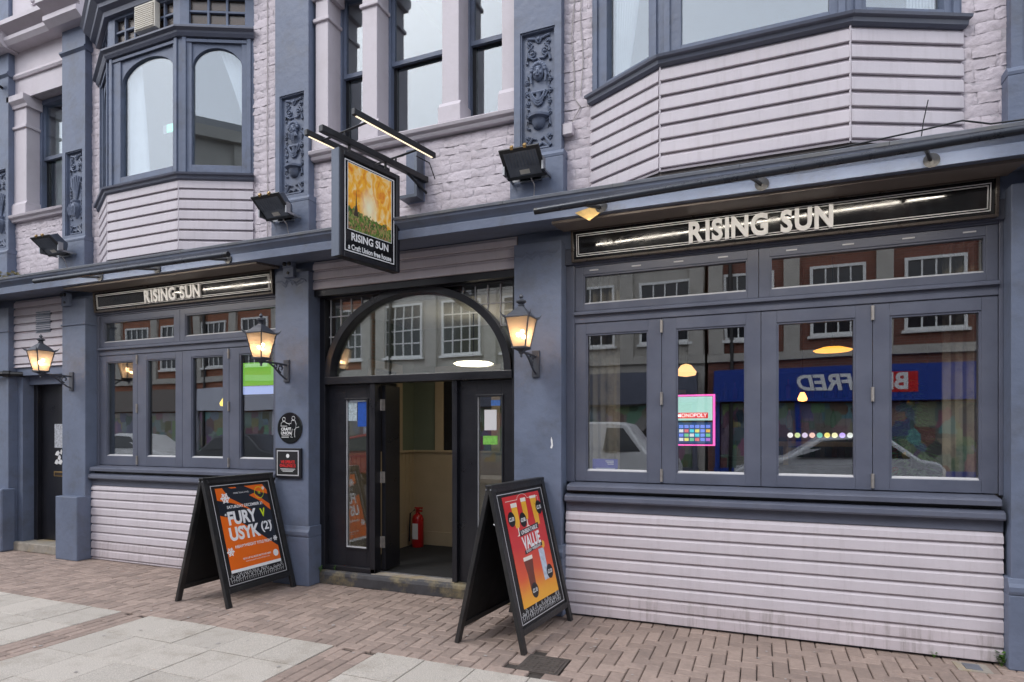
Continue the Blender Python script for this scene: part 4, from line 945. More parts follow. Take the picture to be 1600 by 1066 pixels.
# ================================================================ wall lanterns
def lampglass():
    m, nt, p = base('frosted_lantern_glass'); L = nt.links.new; nt.nodes.remove(p)
    a = N(nt, "ShaderNodeBsdfTransparent"); a.inputs[0].default_value = (1, .90, .80, 1)
    b = N(nt, "ShaderNodeBsdfTranslucent"); b.inputs[0].default_value = (.95, .84, .68, 1)
    g = N(nt, "ShaderNodeBsdfGlossy"); g.inputs['Roughness'].default_value = .15
    x = N(nt, "ShaderNodeMixShader"); x.inputs[0].default_value = .48; L(a.outputs[0], x.inputs[1]); L(b.outputs[0], x.inputs[2])
    y = N(nt, "ShaderNodeMixShader"); y.inputs[0].default_value = .06; L(x.outputs[0], y.inputs[1]); L(g.outputs[0], y.inputs[2]); L(y.outputs[0], nt.nodes["Material Output"].inputs[0])
    return m
M['lampglass'] = lampglass(); M['bulb'] = emit('warm_bulb', (1, .62, .32), 34)
M['lampmetal'] = mat('dark_grey_lantern_paint', (.055, .06, .075), .4, .15, 12.)
def lantern(label):
    """local frame: origin on the wall at the bracket plate, -y outwards"""
    t = thing('wall_lantern', label, 'lantern', group='wall lanterns')
    Y, z0, z1 = -.47, .08, .385          # lantern axis, glass bottom / top
    a, b = .072, .128                     # half widths bottom / top
    MB().box(-.045, .045, -.026, 0, -.20, .10).build('wall_bracket_plate', M['lampmetal'], t, local=True, bevel=.004)
    arm = MB().tube([(0, -.02, .03), (0, -.25, .035), (0, Y, .035)], .014, 8)
    sc_ = []
    for k in range(15): an = R(-90+k*24); r_ = .055*(1-k/20); sc_.append((0, -.12-r_*math.cos(an)*1.0, -.025+r_*math.sin(an)))
    arm.tube(sc_, .011, 6); arm.tube([(0, -.02, -.16), (0, -.07, -.14), (0, -.14, -.10), (0, -.24, -.02), (0, -.33, .03)], .012, 6)
    sc2 = []
    for k in range(12): an = R(90+k*28); r_ = .038*(1-k/16); sc2.append((0, -.225-r_*math.cos(an), -.005+r_*math.sin(an)))
    arm.tube(sc2, .010, 6); arm.build('scroll_arm', M['lampmetal'], t, local=True, smooth=True)
    MB().lathe([(.0,-.03),(.016,-.02),(.012,.0),(.03,.02),(.035,.035),(.07,.05),(.115,.065),(.115,.082),(.0,.082)], (0, Y, 0), 4, R(45)).build('base', M['lampmetal'], t, local=True)
    for sx_, sy_ in ((-1,-1),(1,-1),(1,1),(-1,1)):
        MB().tube([(sx_*a, Y+sy_*a, z0), (sx_*b, Y+sy_*b, z1)], .0085, 6).build('corner_bar', M['lampmetal'], t, local=True)
        nx_, ny_ = (-sy_, sx_)
        pn = MB(); q0, q1 = (sx_, sy_), (nx_, ny_)
        pn.v = [(q0[0]*a, Y+q0[1]*a, z0), (q1[0]*a, Y+q1[1]*a, z0), (q1[0]*b, Y+q1[1]*b, z1), (q0[0]*b, Y+q0[1]*b, z1)]; pn.f = [(0,1,2,3)]
        pn.build('pane', M['lampglass'], t, local=True)
        hn = MB().poly([(sx_*.135, Y+sy_*.135, z1), (sx_*.150, Y+sy_*.150, z1+.004), (sx_*.170, Y+sy_*.170, z1+.055), (sx_*.150, Y+sy_*.150, z1+.03), (sx_*.125, Y+sy_*.125, z1+.025)])
        hn.tube([(sx_*.135, Y+sy_*.135, z1+.005), (sx_*.155, Y+sy_*.155, z1+.02), (sx_*.172, Y+sy_*.172, z1+.058)], .008, 6, .002).build('corner_finial', M['lampmetal'], t, local=True)
    rf = MB().lathe([(.0,z1-.004),(.195,z1-.004),(.195,z1+.012),(.17,z1+.022),(.105,z1+.075),(.055,z1+.11),(.040,z1+.125),(.0,z1+.125)], (0, Y, 0), 4, R(45)).build('roof', M['lampmetal'], t, local=True, bevel=.003)
    MB().lathe([(.03,z1+.12),(.036,z1+.14),(.026,z1+.15),(.030,z1+.155),(.055,z1+.172),(.055,z1+.186),(.030,z1+.20),(.014,z1+.207),(.014,z1+.215),(.024,z1+.226),(.024,z1+.238),(.010,z1+.255),(.0,z1+.27)], (0, Y, 0), 14).build('finial', M['lampmetal'], t, local=True, smooth=True)
    for dx, dy, dz in ((-.035, .0, .0), (.035, -.02, -.03), (0, .03, .035)): MB().ball((dx, Y+dy, .215+dz), .021, n=10, m=8).build('bulb', M['bulb'], t, local=True, smooth=True)
    return t
def clone(src, label=None):
    c = src.copy(); COL.objects.link(c)
    if label: c['label'] = label
    for ch in src.children:
        d = ch.copy(); COL.objects.link(d); d.parent = c
        for g_ in ch.children: e_ = g_.copy(); COL.objects.link(e_); e_.parent = d
    return c
la = lantern('lit lantern on a scroll bracket on the pilaster right of the arched entrance'); la.location = (-1.894, -.09, 2.30); la.scale = (.8, .8, .8)
lb = clone(la, 'lit lantern on the pilaster between the left window and the entrance, above the round plaque'); lb.location = (-4.755, -.09, 2.34)
lc_ = clone(la, 'lit lantern beside the black side door at the far left'); lc_.location = (-8.297, -.09, 2.335)

# ================================================================ floodlights and small wall fixtures
M['lens'] = mat('floodlight_glass', (.14, .15, .17), .15, .3, 6.)
def flood(label):
    t = thing('floodlight', label, 'floodlight', group='floodlights on the upper pilasters')
    m = Matrix.Translation((0, -.20, .06)) @ Matrix.Rotation(R(52), 4, 'X') @ Matrix.Rotation(R(0), 4, 'Y')
    h = MB(); h.v = [(-.17,-.0,-.12),(.17,0,-.12),(.17,0,.14),(-.17,0,.14),(-.13,.11,-.09),(.13,.11,-.09),(.13,.11,.09),(-.13,.11,.09)]
    h.f = [(0,1,2,3),(7,6,5,4),(0,4,5,1),(1,5,6,2),(2,6,7,3),(3,7,4,0)]; h.xf(m).build('housing', M['gunmetal'], t, local=True, bevel=.006)
    for k in range(9): MB().box(-.125+k*.03, -.119+k*.03, .10, .128, -.085, .085).xf(m).build('cooling_fin', M['gunmetal'], t, local=True)
    MB().box(-.185, .185, -.018, .0, -.135, .155).xf(m).build('front_rim', M['black'], t, local=True, bevel=.004)
    MB().box(-.15, .15, -.021, -.017, -.10, .12).xf(m).build('lens', M['lens'], t, local=True)
    for k in range(10): MB().box(-.14+k*.03, -.131+k*.03, -.024, -.021, -.02, .115).xf(m).build('lens_reflection_line', M['gunmetal'], t, local=True)  # raised grey lines stand in for louvres reflected in the glass
    MB().box(-.045, .045, -.0245, -.021, -.085, -.045).xf(m).build('label_plate', M['cream'], t, local=True)
    MB().box(-.05, .05, .108, .116, -.075, -.03).xf(m).build('rating_plate', M['cream'], t, local=True)
    for q in (-1, 1): MB().box(q*.06-.012, q*.06+.012, -.02, .01, .145, .17).xf(m).build('clip', M['brass'], t, local=True)
    MB().box(-.10, .10, -.03, .0, -.03, .01).box(-.19, -.175, -.20, .0, -.02, .0).box(.175, .19, -.20, 0, -.02, .0).box(-.19, .19, -.03, -.022, -.02, .0).box(.172, .19, -.22, -.16, -.02, .09).box(-.19, -.172, -.22, -.16, -.02, .09).build('bracket', M['steel'], t, local=True)
    MB().tube([(.02, -.12, .0), (.05, -.06, -.08), (.03, -.015, -.16), (.06, -.004, -.26)], .005, 6).build('cable', M['wire'], t, local=True)
    return t
f3 = flood('grey floodlight on the pedestal of the right-hand carved pilaster above the lantern'); f3.location = (-1.93, -.12, 3.93)
f2 = clone(f3, 'grey floodlight left of the hanging sign on the middle pilaster pedestal'); f2.location = (-4.73, -.12, 3.93)
f1 = clone(f3, 'grey floodlight above the far left side door'); f1.location = (-8.36, -.12, 3.94)
def alarm(x, z, label):
    t = thing('alarm_box', label, 'alarm box', (x, YP, z))
    MB().box(x-.07, x+.07, YP-.05, YP, z-.085, z+.02).box(x-.065, x+.065, YP-.065, YP, z+.02, z+.085).build('casing', M['slate'], t, bevel=.006)
    for q in (-1, 1): MB().lathe([(.0,0),(.024,0),(.024,.012),(.015,.016),(.0,.016)], (x+q*.032, YP-.065, z+.052), 12, axis='y').build('lamp_eye', M['black'], t)
    MB().lathe([(.0,0),(.016,0),(.016,.008),(.0,.008)], (x, YP-.05, z-.04), 10, axis='y').build('sounder', M['black'], t)
alarm(-4.70, 3.385, 'small grey twin-lamp box high on the pilaster left of the entrance'); alarm(-8.37, 3.36, 'small grey twin-lamp box high on the pilaster left of the left window')
t = thing('round_plaque', 'round black plaque with white figures on the pilaster left of the entrance', 'plaque', (-4.715, YP, 1.685))
MB().lathe([(.0,0),(.168,0),(.168,.008),(.164,.012),(.0,.012)], (-4.715, YP, 1.685), 40, axis='y').build('disc', M['gloss_black'], t, smooth=False)
py = -.0135
text('CRAFT', .052, M['white'], t, Matrix.Translation((-.045, py, -.012)) @ FRONT, bold=.0016, fit=(.135, .034)); text('UNION', .052, M['white'], t, Matrix.Translation((-.045, py, -.055)) @ FRONT, bold=.0016, fit=(.135, .034))
fig = MB()
def stroke(pts, r=.0028): fig.tube([(-4.715+x, YP-.0135, 1.685+z) for x, z in pts], r, 5)
def ring(cx, cz, r, n=12): stroke([(cx+r*math.cos(2*math.pi*i/n), cz+r*math.sin(2*math.pi*i/n)) for i in range(n+1)])
ring(-.075, .095, .020); ring(.055, .105, .020)
stroke([(-.115,.02),(-.112,.05),(-.09,.068),(-.06,.068),(-.035,.05),(-.005,.045),(.0,.03)]); stroke([(-.115,.02),(-.03,.02)])
stroke([(.03,.08),(.02,.045),(.0,.05)]); stroke([(.03,.08),(.075,.08),(.092,.04),(.085,-.01),(.06,-.02)]); stroke([(.04,-.01),(.03,-.07),(.02,-.10),(.045,-.10)]); stroke([(.075,-.01),(.07,-.07),(.075,-.10)]); stroke([(.085,.0),(.13,.01)]); stroke([(-.105,-.085),(.0,-.085)], .002); stroke([(-.105,-.10),(-.01,-.10)], .003)
fig.build('line_figures', M['white'], t)
t = thing('wall_notice', 'framed black notice with red lettering under the round plaque', 'notice', (-4.72, YP, 1.305))
MB().box(-4.895, -4.548, YP-.028, YP, 1.145, 1.468).build('frame', M['blackpaint'], t, bevel=.004)
MB().box(-4.872, -4.575, YP-.030, YP-.028, 1.172, 1.445).build('white_border', M['line'], t); MB().box(-4.860, -4.587, YP-.032, YP-.030, 1.184, 1.433).build('face', M['chalk'], t)
mr_ = mat('red_print', (.60, .02, .02), .4, .05, 5.)
text('WE OPERATE', .044, mr_, t, Matrix.Translation((0, -.0335, .015)) @ FRONT, bold=.0016, fit=(.19, .034)); text('CHALLENGE 25', .044, mr_, t, Matrix.Translation((0, -.0335, -.025)) @ FRONT, bold=.0016, fit=(.215, .034))
pb = MB().lathe([(.0,0),(.022,0),(.022,.001),(.0,.001)], (-4.72, YP-.0325, 1.385), 16, axis='y')
for k in range(3): pb.box(-4.82+.015*k, -4.62-.015*k, YP-.0335, YP-.0325, 1.242-k*.013, 1.247-k*.013)
pb.build('small_print', M['white'], t)
# pipes, cables, bits
tag(MB().tube([(-10.05, -.20, 2.42), (-9.75, -.16, 2.44), (-9.62, -.10, 2.44), (-9.50, .02, 2.44)], .035, 10).tube([(-9.66, -.14, 2.44), (-9.60, -.09, 2.44)], .045, 10).build('black_pipe', M['black']), 'short black pipe crossing the far left pilaster beside the side door', 'pipe')
t = thing('security_camera', 'cream security camera on the far left pilaster near the top', 'camera', (-9.75, -.2, 6.5))
MB().tube([(-9.80, -.16, 6.50), (-9.68, -.30, 6.47)], .05, 12).build('housing', M['cream'], t); MB().tube([(-9.78, -.09, 6.42), (-9.78, -.16, 6.44), (-9.76, -.2, 6.48)], .02, 8).build('mount', M['black'], t)
tag(MB().box(-9.98, -9.80, -.40, -.28, 3.70, 3.82).build('junction_box', M['cream'], bevel=.01), 'cream box resting on the cornice at the far left', 'box')
wr = MB()
for x, s in ((-1.57, .0), (-1.49, .3)):
    wr.tube([(x+.012*math.sin(k*.9+s*5), -.012, 5.75-k*.11) for k in range(11)], .004, 5)
wr.tube([(-1.56,-.012,4.64),(-1.50,-.016,4.55),(-1.58,-.02,4.42),(-1.62,-.02,4.36)], .005, 5)
t = thing('wall_cable', 'thin painted cables running down the brick between the carved pilaster and right bay', 'cable', (-1.5, 0, 4.5)); wr.build('wires', M['wire'], t)
MB().box(-1.655, -1.56, -.07, -.01, 4.30, 4.40).build('cable_box', M['stone'], t, bevel=.006)
tag(MB().tube([(-5.11, -.012, 6.6), (-5.105, -.014, 5.6), (-5.115, -.012, 4.9), (-5.10, -.012, 4.2), (-5.11, -.014, 3.72)], .004, 5).build('wall_cable', M['wire']), 'thin painted cable down the brick strip right of the left bay', 'cable')
cb = MB().tube([(-1.9, -.30, 3.67), (-1.2, -.42, 3.645), (-.4, -.40, 3.66), (.4, -.45, 3.64), (1.0, -.40, 3.70), (1.25, -.36, 3.74), (1.40, -.38, 3.68), (1.9, -.3, 3.70)], .006, 6)
tag(cb.build('loose_cable', M['black']), 'loose black cable lying along the top of the cornice on the right', 'cable')
tag(MB().tube([(1.02, -.33, 3.68), (1.035, -.33, 3.80), (1.06, -.335, 3.93)], .004, 5).build('wire_stub', M['black']), 'thin black wire sticking up from the cornice below the right bay', 'wire')
def weed(x, y, z, n, s, label, twig=False):
    t = thing('weed', label, 'weed', (x, y, z)); mb = MB(); r = random.Random(int(abs(x)*100))
    for k in range(n):
        a = r.uniform(0, 6.28); h = r.uniform(.3, 1)*s; d = r.uniform(.2, .7)*s
        c = Vector((x+d*math.cos(a)*.6, y+d*math.sin(a)*.4, z+h)); u = Vector((math.cos(a+1.5), math.sin(a+1.5), .2))*s*.13; v_ = Vector((math.cos(a), math.sin(a), .4))*s*.3
        mb.poly([c-v_*.5, c+u, c+v_*.6, c-u])
    mb.build('leaves', M['leaf'] if not twig else M['drytwig'], t)
    st_ = MB()
    for k in range(6): a = k*1.1; st_.tube([(x, y, z), (x+.3*s*math.cos(a), y+.2*s*math.sin(a), z+.6*s)], .0015, 4)
    st_.build('stems', M['leaf'] if not twig else M['drytwig'], t)
M['drytwig'] = mat('dry_stem', (.20, .17, .08), .7, .3, 20.)
weed(1.555, -.05, .0, 26, .11, 'green weed growing at the foot of the right pilaster'); weed(1.16, -.03, .0, 10, .05, 'tiny green weed at the bottom edge of the right lilac boards')
weed(-4.42, .04, .13, 14, .07, 'small green weed in the corner of the entrance step'); weed(-4.27, .09, .15, 10, .05, 'small green weed by the left entrance panel')
t = thing('dry_weed', 'dry straggly weed growing on the cornice at the far left', 'weed', (-9.1, -.3, 3.65)); mb = MB(); r4 = random.Random(4)
for k in range(7):
    p0 = Vector((-8.75-.1*k, -.30, 3.64)); pts = [p0]
    for q in range(6): pts.append(pts[-1]+Vector((-.10+r4.uniform(-.03,.03), r4.uniform(-.03,.02), .035+r4.uniform(-.02,.03)-.012*q)))
    mb.tube(pts, .003, 4)
    for q in pts[1:]:
        u = Vector((.02, 0, .012)); mb.poly([q-u, q+Vector((0,-.01,.02)), q+u, q+Vector((0,.01,-.012))])
mb.build('stems', M['drytwig'], t)
# ================================================================ pavement A-boards
def flat(mb, pts, d, fm):
    b = len(mb.v); mb.v += [tuple(fm @ Vector((x, y, d))) for x, y in pts]; mb.f.append(tuple(range(b, b+len(pts))))
def fbox(mb, x0, x1, y0, y1, d0, d1, fm):
    s = len(mb.v); mb.box(x0, x1, y0, y1, d0, d1); mb.xf(fm, s); return mb
def a_board(label, loc, rz, W, half, H):
    t = thing('a_board', label, 'A-board', loc, rz)
    Ls = math.hypot(half-.02, H); tl = math.atan2(half-.02, H)
    fms = []
    for q in (1, -1):
        if q == 1: fm = Matrix(((0, -math.sin(tl), math.cos(tl), half), (1, 0, 0, 0), (0, math.cos(tl), math.sin(tl), 0), (0, 0, 0, 1)))
        else: fm = Matrix(((0, math.sin(tl), -math.cos(tl), -half), (-1, 0, 0, W), (0, math.cos(tl), math.sin(tl), 0), (0, 0, 0, 1)))
        fms.append(fm); sw = .055
        f_ = MB(); fbox(f_, 0, sw, 0, Ls, -.035, 0, fm); fbox(f_, W-sw, W, 0, Ls, -.035, 0, fm); fbox(f_, sw, W-sw, Ls-sw, Ls, -.035, 0, fm); fbox(f_, sw, W-sw, .125, .175, -.035, 0, fm)
        f_.build('frame', M['blackwood'], t, local=True, bevel=.005)
        pnl = fbox(MB(), sw, W-sw, .175, Ls-sw, -.024, -.012, fm).build('panel', M['chalk'], t, local=True)
        if q == 1:
            a, b, c, d, w_ = sw+.022, W-sw-.022, .195, Ls-sw-.022, .006
            ln = MB()
            for (x0, x1, y0, y1) in ((a, a+w_, c, d), (b-w_, b, c, d), (a+w_, b-w_, c, c+w_), (a+w_, b-w_, d-w_, d)): fbox(ln, x0, x1, y0, y1, -.012, -.0105, fm)
            ln.build('silver_border', M['line'], t, local=True)
            r_ = random.Random(int(W*1000)); dr = MB()
            x = a+.05
            while x < b-.05:                       # row of small chalk-white line figures along the foot
                h = r_.uniform(.045, .085); y0 = .215; c_ = x+r_.uniform(-.005, .005)
                P = lambda u, v: tuple(fm @ Vector((u, v, -.0105)))
                ringp = [P(c_+.011*math.cos(k*.9), y0+h+.011*math.sin(k*.9)) for k in range(8)]
                dr.tube(ringp, .0013, 4); dr.tube([P(c_-.012, y0), P(c_-.018, y0+h*.5), P(c_-.006, y0+h*.85), P(c_+.006, y0+h*.85), P(c_+.02, y0+h*.45), P(c_+.012, y0)], .0013, 4)
                dr.tube([P(c_-.016, y0+h*.6), P(c_-.034, y0+h*r_.uniform(.3, 1.1))], .0013, 4); dr.tube([P(c_+.014, y0+h*.6), P(c_+.032, y0+h*r_.uniform(.4, 1.2))], .0013, 4)
                dr.tube([P(c_-.01, y0+h*.3), P(c_+.012, y0+h*.35)], .0013, 4)
                x += r_.uniform(.048, .064)
            dr.build('chalk_figures', M['white'], t, local=True)
    cap = MB().box(-.028, .028, 0, W, H-.018, H+.006); cap.build('hinge_rail', M['blackwood'], t, local=True, bevel=.004)
    sc_ = MB()
    for x in (-.02, .02): sc_.lathe([(0,0),(.006,0),(.006,.004),(0,.005)], (x, 0, H-.03), 8, axis='y')
    sc_.build('hinge_bolts', M['steel'], t, local=True)
    MB().tube([(half*.26, .05, H*.73), (half*.05, .055, H*.76)], .006, 6).build('stay_hook', M['steel'], t, local=True)
    return t, fms[0], Ls
def ptxt(s, size, m, parent, fm, x, y, **k): return text(s, size, m, parent, fm @ Matrix.Translation((x, y, -.0085)), **k)
P_dark = mat('poster_navy', (.018, .022, .032), .35, .05, 5.); P_or = mat('poster_orange', (.80, .15, .015), .35, .04, 5.)
P_white = mat('poster_white', (.82, .82, .82), .4, .02, 5.); P_lime = mat('poster_lime', (.62, .78, .02), .4, .02, 5.)
t, fm, Ls = a_board('black A-board with an orange boxing poster standing left of the entrance', (-4.93, -1.045, 0), 0, .905, .348, 1.20)
px0, px1, py0, py1 = .125, .775, .305, 1.135; pw, ph = px1-px0, py1-py0
po = fbox(MB(), px0, px1, py0, py1, -.012, -.0095, fm).build('poster', P_dark, t, local=True)
pp = lambda u, v: (px0+pw*u, py0+ph*v)
def pshape(polys, m, nm, d=-.0091):
    mb = MB()
    for q in polys: flat(mb, [pp(*a) for a in q], d, fm)
    return mb.build(nm, m, po, local=True)
pshape([[(0,.96),(0,.86),(.30,.80),(.62,.69),(.50,.76),(.22,.88),(.13,1),(0,1)], [(0,.68),(.25,.62),(.52,.48),(.78,.33),(1,.20),(1,.035),(0,.035)], [(.55,1),(.93,1),(1,.92),(1,.87),(.78,.92)],
        [(.62,.88),(.80,.80),(1,.66),(1,.74),(.86,.82),(.72,.90)], [(.24,1),(.38,1),(.40,.985),(.30,.985)]], P_or, 'orange_stripes')
pshape([[(0,0),(1,0),(1,.035),(0,.035)]], P_white, 'white_footer', -.0089)
def flake(u, v, r):
    c = Vector(pp(u, v)); mb = MB()
    for k in range(3):
        a = k*math.pi/3; d = Vector((math.cos(a), math.sin(a)))*r; n_ = Vector((-d.y, d.x)).normalized()*r*.13
        b = len(mb.v); mb.v += [tuple(fm @ Vector((*w_, -.0086-.0001*k))) for w_ in (c-d-n_, c+d-n_, c+d+n_, c-d+n_)]; mb.f.append((b,b+1,b+2,b+3))
        for e in (-1, 1):
            q = c+d*.62*e; b = len(mb.v); m2 = n_*2.6; mb.v += [tuple(fm @ Vector((*w_, -.0085-.0001*k))) for w_ in (q-m2-d*.1, q+m2-d*.1, q+m2+d*.1, q-m2+d*.1)]; mb.f.append((b,b+1,b+2,b+3))
    mb.build('snowflake', P_white, po, local=True)
flake(.15, .875, .055); flake(.06, .245, .045); flake(.93, .52, .018); flake(.10, .68, .013); flake(.93, .95, .02); flake(.97, .30, .03)
ptxt('MORE THAN A PUB', .026, P_white, po, fm, *pp(.47, .925), fit=(pw*.30, .016)); ptxt('SATURDAY DECEMBER 21', .050, P_white, po, fm, *pp(.50, .765), bold=.001, fit=(pw*.70, .030))
ptxt('FURY', .2, P_white, po, fm, *pp(.41, .63), bold=.008, fit=(pw*.56, .135)); ptxt('V', .13, P_lime, po, fm, *pp(.82, .645), bold=.005, fit=(.068, .088))
ptxt('USYK', .2, P_white, po, fm, *pp(.40, .445), bold=.008, fit=(pw*.60, .135)); ptxt('(2)', .145, P_white, po, fm, *pp(.84, .465), bold=.004, fit=(pw*.22, .115))
ptxt('HEAVYWEIGHT TITLE FIGHT', .048, P_white, po, fm, *pp(.53, .29), bold=.001, fit=(pw*.74, .030))
ptxt('SIGN UP TO MORE MATCHES HERE', .027, P_white, po, fm, *pp(.54, .135), bold=.0005, fit=(pw*.56, .018)); ptxt('WWW.CRAFTUNIONPUBS.COM', .019, P_white, po, fm, *pp(.54, .10), fit=(pw*.48, .011))
gr_ = MB(); c0 = pp(.83, .90)
for k in range(20):
    a, b = k*2*math.pi/20, (k+1)*2*math.pi/20
    flat(gr_, [(c0[0]+r_*math.cos(w_), c0[1]+r_*math.sin(w_)) for r_, w_ in ((.062, a), (.062, b), (.057, b), (.057, a))], -.0088, fm)
gr_.build('lime_ring', P_lime, po, local=True); ptxt('DJ', .03, P_lime, po, fm, *pp(.83, .90), bold=.001)
rg = MB(); c0 = pp(.92, .12)
flat(rg, [(c0[0]+.036*math.cos(k*.4488), c0[1]+.036*math.sin(k*.4488)) for k in range(14)], -.0088, fm); rg.build('round_badge', P_white, po, local=True)

t, fm, Ls = a_board('black A-board with a red drinks offer poster standing right of the entrance', (-1.92, -1.085, 0), R(-5.2), .965, .308, 1.235)
px0, px1, py0, py1 = .15, .815, .30, 1.165; pw, ph = px1-px0, py1-py0
def ramp_mat(name, stops, axis=1):
    m, nt, p = base(name); L = nt.links.new; tc = N(nt, "ShaderNodeTexCoord"); sp = N(nt, "ShaderNodeSeparateXYZ"); L(tc.outputs['Generated'], sp.inputs[0])
    nz = N(nt, "ShaderNodeTexNoise"); nz.inputs['Scale'].default_value = 3; L(tc.outputs['Generated'], nz.inputs[0])
    ad = N(nt, "ShaderNodeMath", operation='MULTIPLY_ADD'); L(nz.outputs[0], ad.inputs[0]); ad.inputs[1].default_value = .18; L(sp.outputs[axis], ad.inputs[2])
    cr = N(nt, "ShaderNodeValToRGB"); e_ = cr.color_ramp.elements
    e_[0].position, e_[0].color = stops[0][0], (*stops[0][1], 1); e_[1].position, e_[1].color = stops[-1][0], (*stops[-1][1], 1)
    for s_ in stops[1:-1]: x = e_.new(s_[0]); x.color = (*s_[1], 1)
    L(ad.outputs[0], cr.inputs[0]); L(cr.outputs[0], p.inputs['Base Color']); p.inputs['Roughness'].default_value = .35
    return m
po = fbox(MB(), px0, px1, py0, py1, -.012, -.0095, fm).build('poster', ramp_mat('poster_red_print', [(.12, (.90, .42, .03)), (.38, (.75, .10, .03)), (.6, (.62, .025, .03)), (1.05, (.62, .035, .035))], 2), t, local=True)
P_beer = mat('print_lager', (.85, .45, .04), .35, .08, 9.); P_foam = mat('print_foam', (.85, .80, .70), .35, .03, 9.); P_ale = mat('print_ale', (.16, .03, .015), .35, .2, 9.); P_ice = mat('print_clear_glass', (.50, .58, .68), .35, .25, 30.); P_blk = mat('print_black', (.008, .008, .010), .4, .05, 9.)
# drinks pictures
S = lambda cx_, cy_, sc, pts: [(cx_+x*sc, cy_+y*sc) for x, y in pts]
for (u, v, sc) in ((.25, .80, 1), (.52, .845, .9)):
    pshape([S(u, v, sc, [(-.075, .09), (.075, .09), (.07, -.05), (.045, -.10), (-.045, -.10), (-.07, -.05)])], P_beer, 'picture_lager'); pshape([S(u, v, sc, [(-.078, .09), (.078, .09), (.08, .13), (-.08, .13)]), S(u, v, sc, [(-.012, -.10), (.012, -.10), (.012, -.16), (.06, -.175), (-.06, -.175), (-.012, -.16)])], P_foam, 'picture_foam')
pshape([S(.80, .82, 1, [(-.085, .12), (.085, .12), (.06, -.14), (-.06, -.14)])], P_beer, 'picture_lager'); pshape([S(.80, .82, 1, [(-.09, .12), (.09, .12), (.09, .145), (-.09, .145)])], P_foam, 'picture_foam')
pshape([S(.34, .27, 1, [(-.12, .12), (.12, .12), (.085, .0), (.075, -.15), (-.075, -.15), (-.085, .0)])], P_ale, 'picture_ale'); pshape([S(.34, .27, 1, [(-.12, .12), (.12, .12), (.12, .155), (-.12, .155)])], P_foam, 'picture_foam')
pshape([S(.74, .30, 1, [(-.08, .15), (.08, .15), (.065, -.15), (-.065, -.15)])], P_ice, 'picture_clear_drink'); pshape([S(.80, .47, 1, [(.0, -.04), (.06, -.01), (.07, .03), (.02, .05), (-.03, .01)])], P_beer, 'picture_lemon')
for (u, v, s_) in ((.13, .79, '£2.50'), (.42, .76, '£2.80'), (.92, .84, '£2.75'), (.36, .11, '£2.10'), (.86, .21, '£3.20')):
    c0 = pp(u, v); mb = MB(); flat(mb, [(c0[0]+.060*math.cos(k*.3307), c0[1]+.060*math.sin(k*.3307)) for k in range(19)], -.0088, fm); mb.build('price_roundel', P_blk, po, local=True)
    ptxt(s_, .042, P_white, po, fm, *c0, bold=.0012, fit=(.085, .032))
def band(u0, u1, v0, v1, sl):
    pshape([[(u0, v0), (u1, v0+sl), (u1, v1+sl), (u0, v1)]], P_blk, 'text_band', -.0088)
band(.26, .80, .615, .67, .03); band(.30, .80, .445, .48, .03)
tl_ = Matrix.Rotation(R(3), 4, 'Z')
text('UNBEATABLE', .052, P_white, po, fm @ Matrix.Translation((*pp(.53, .657), -.0083)) @ tl_, bold=.0012, fit=(pw*.46, .034))
text('VALUE', .165, P_white, po, fm @ Matrix.Translation((*pp(.53, .555), -.0083)) @ tl_, bold=.006, fit=(pw*.50, .108))
text('EVERY WEEKDAY', .036, P_white, po, fm @ Matrix.Translation((*pp(.55, .477), -.0083)) @ tl_, bold=.0008, fit=(pw*.42, .021))
arcp = MB()
for (x0, y0, x1, y1) in ((.06, .955, .36, .955), (.64, .955, .94, .955), (.94, .955, .94, .90)): a, b = pp(x0, y0), pp(x1, y1); fbox(arcp, min(a[0], b[0])-.002, max(a[0], b[0])+.002, min(a[1], b[1])-.002, max(a[1], b[1])+.002, -.009, -.0086, fm)
ac = pp(.5, .955)
for k in range(10):
    a, b = math.pi*k/10, math.pi*(k+1)/10
    flat(arcp, [(ac[0]+r_*math.cos(w_), ac[1]+r_*.45*math.sin(w_)) for r_, w_ in ((.092, a), (.092, b), (.087, b), (.087, a))], -.0088, fm)
arcp.build('border_print', P_foam, po, local=True)

# ================================================================ the other side of the street (seen in the glass)
def brickmat(name, c1, c2, mo):
    m, nt, p = base(name); L = nt.links.new; g = N(nt, "ShaderNodeNewGeometry")
    sp = N(nt, "ShaderNodeSeparateXYZ"); L(g.outputs['Position'], sp.inputs[0]); cm = N(nt, "ShaderNodeCombineXYZ"); L(sp.outputs[0], cm.inputs[0]); L(sp.outputs[2], cm.inputs[1])
    b = N(nt, "ShaderNodeTexBrick"); b.inputs['Color1'].default_value = (*c1, 1); b.inputs['Color2'].default_value = (*c2, 1); b.inputs['Mortar'].default_value = (*mo, 1)
    b.inputs['Scale'].default_value = 1; b.inputs['Brick Width'].default_value = .225; b.inputs['Row Height'].default_value = .075; b.inputs['Mortar Size'].default_value = .006; L(cm.outputs[0], b.inputs['Vector'])
    L(b.outputs[0], p.inputs['Base Color']); p.inputs['Roughness'].default_value = .85; return m
M['brick_or'] = brickmat('orange_brickwork', (.34, .12, .06), (.25, .085, .045), (.25, .20, .16)); M['brick_red'] = brickmat('red_brickwork', (.22, .075, .05), (.16, .055, .04), (.20, .17, .15))
M['ashlar'] = mat('pale_ashlar_stone', (.42, .40, .36), .75, .12, 2., .2, 10.); M['shopblue'] = mat('blue_shop_paint', (.010, .045, .30), .4, .04, 3.); M['slateroof'] = mat('slate_roof', (.06, .065, .075), .7, .2, 6.)
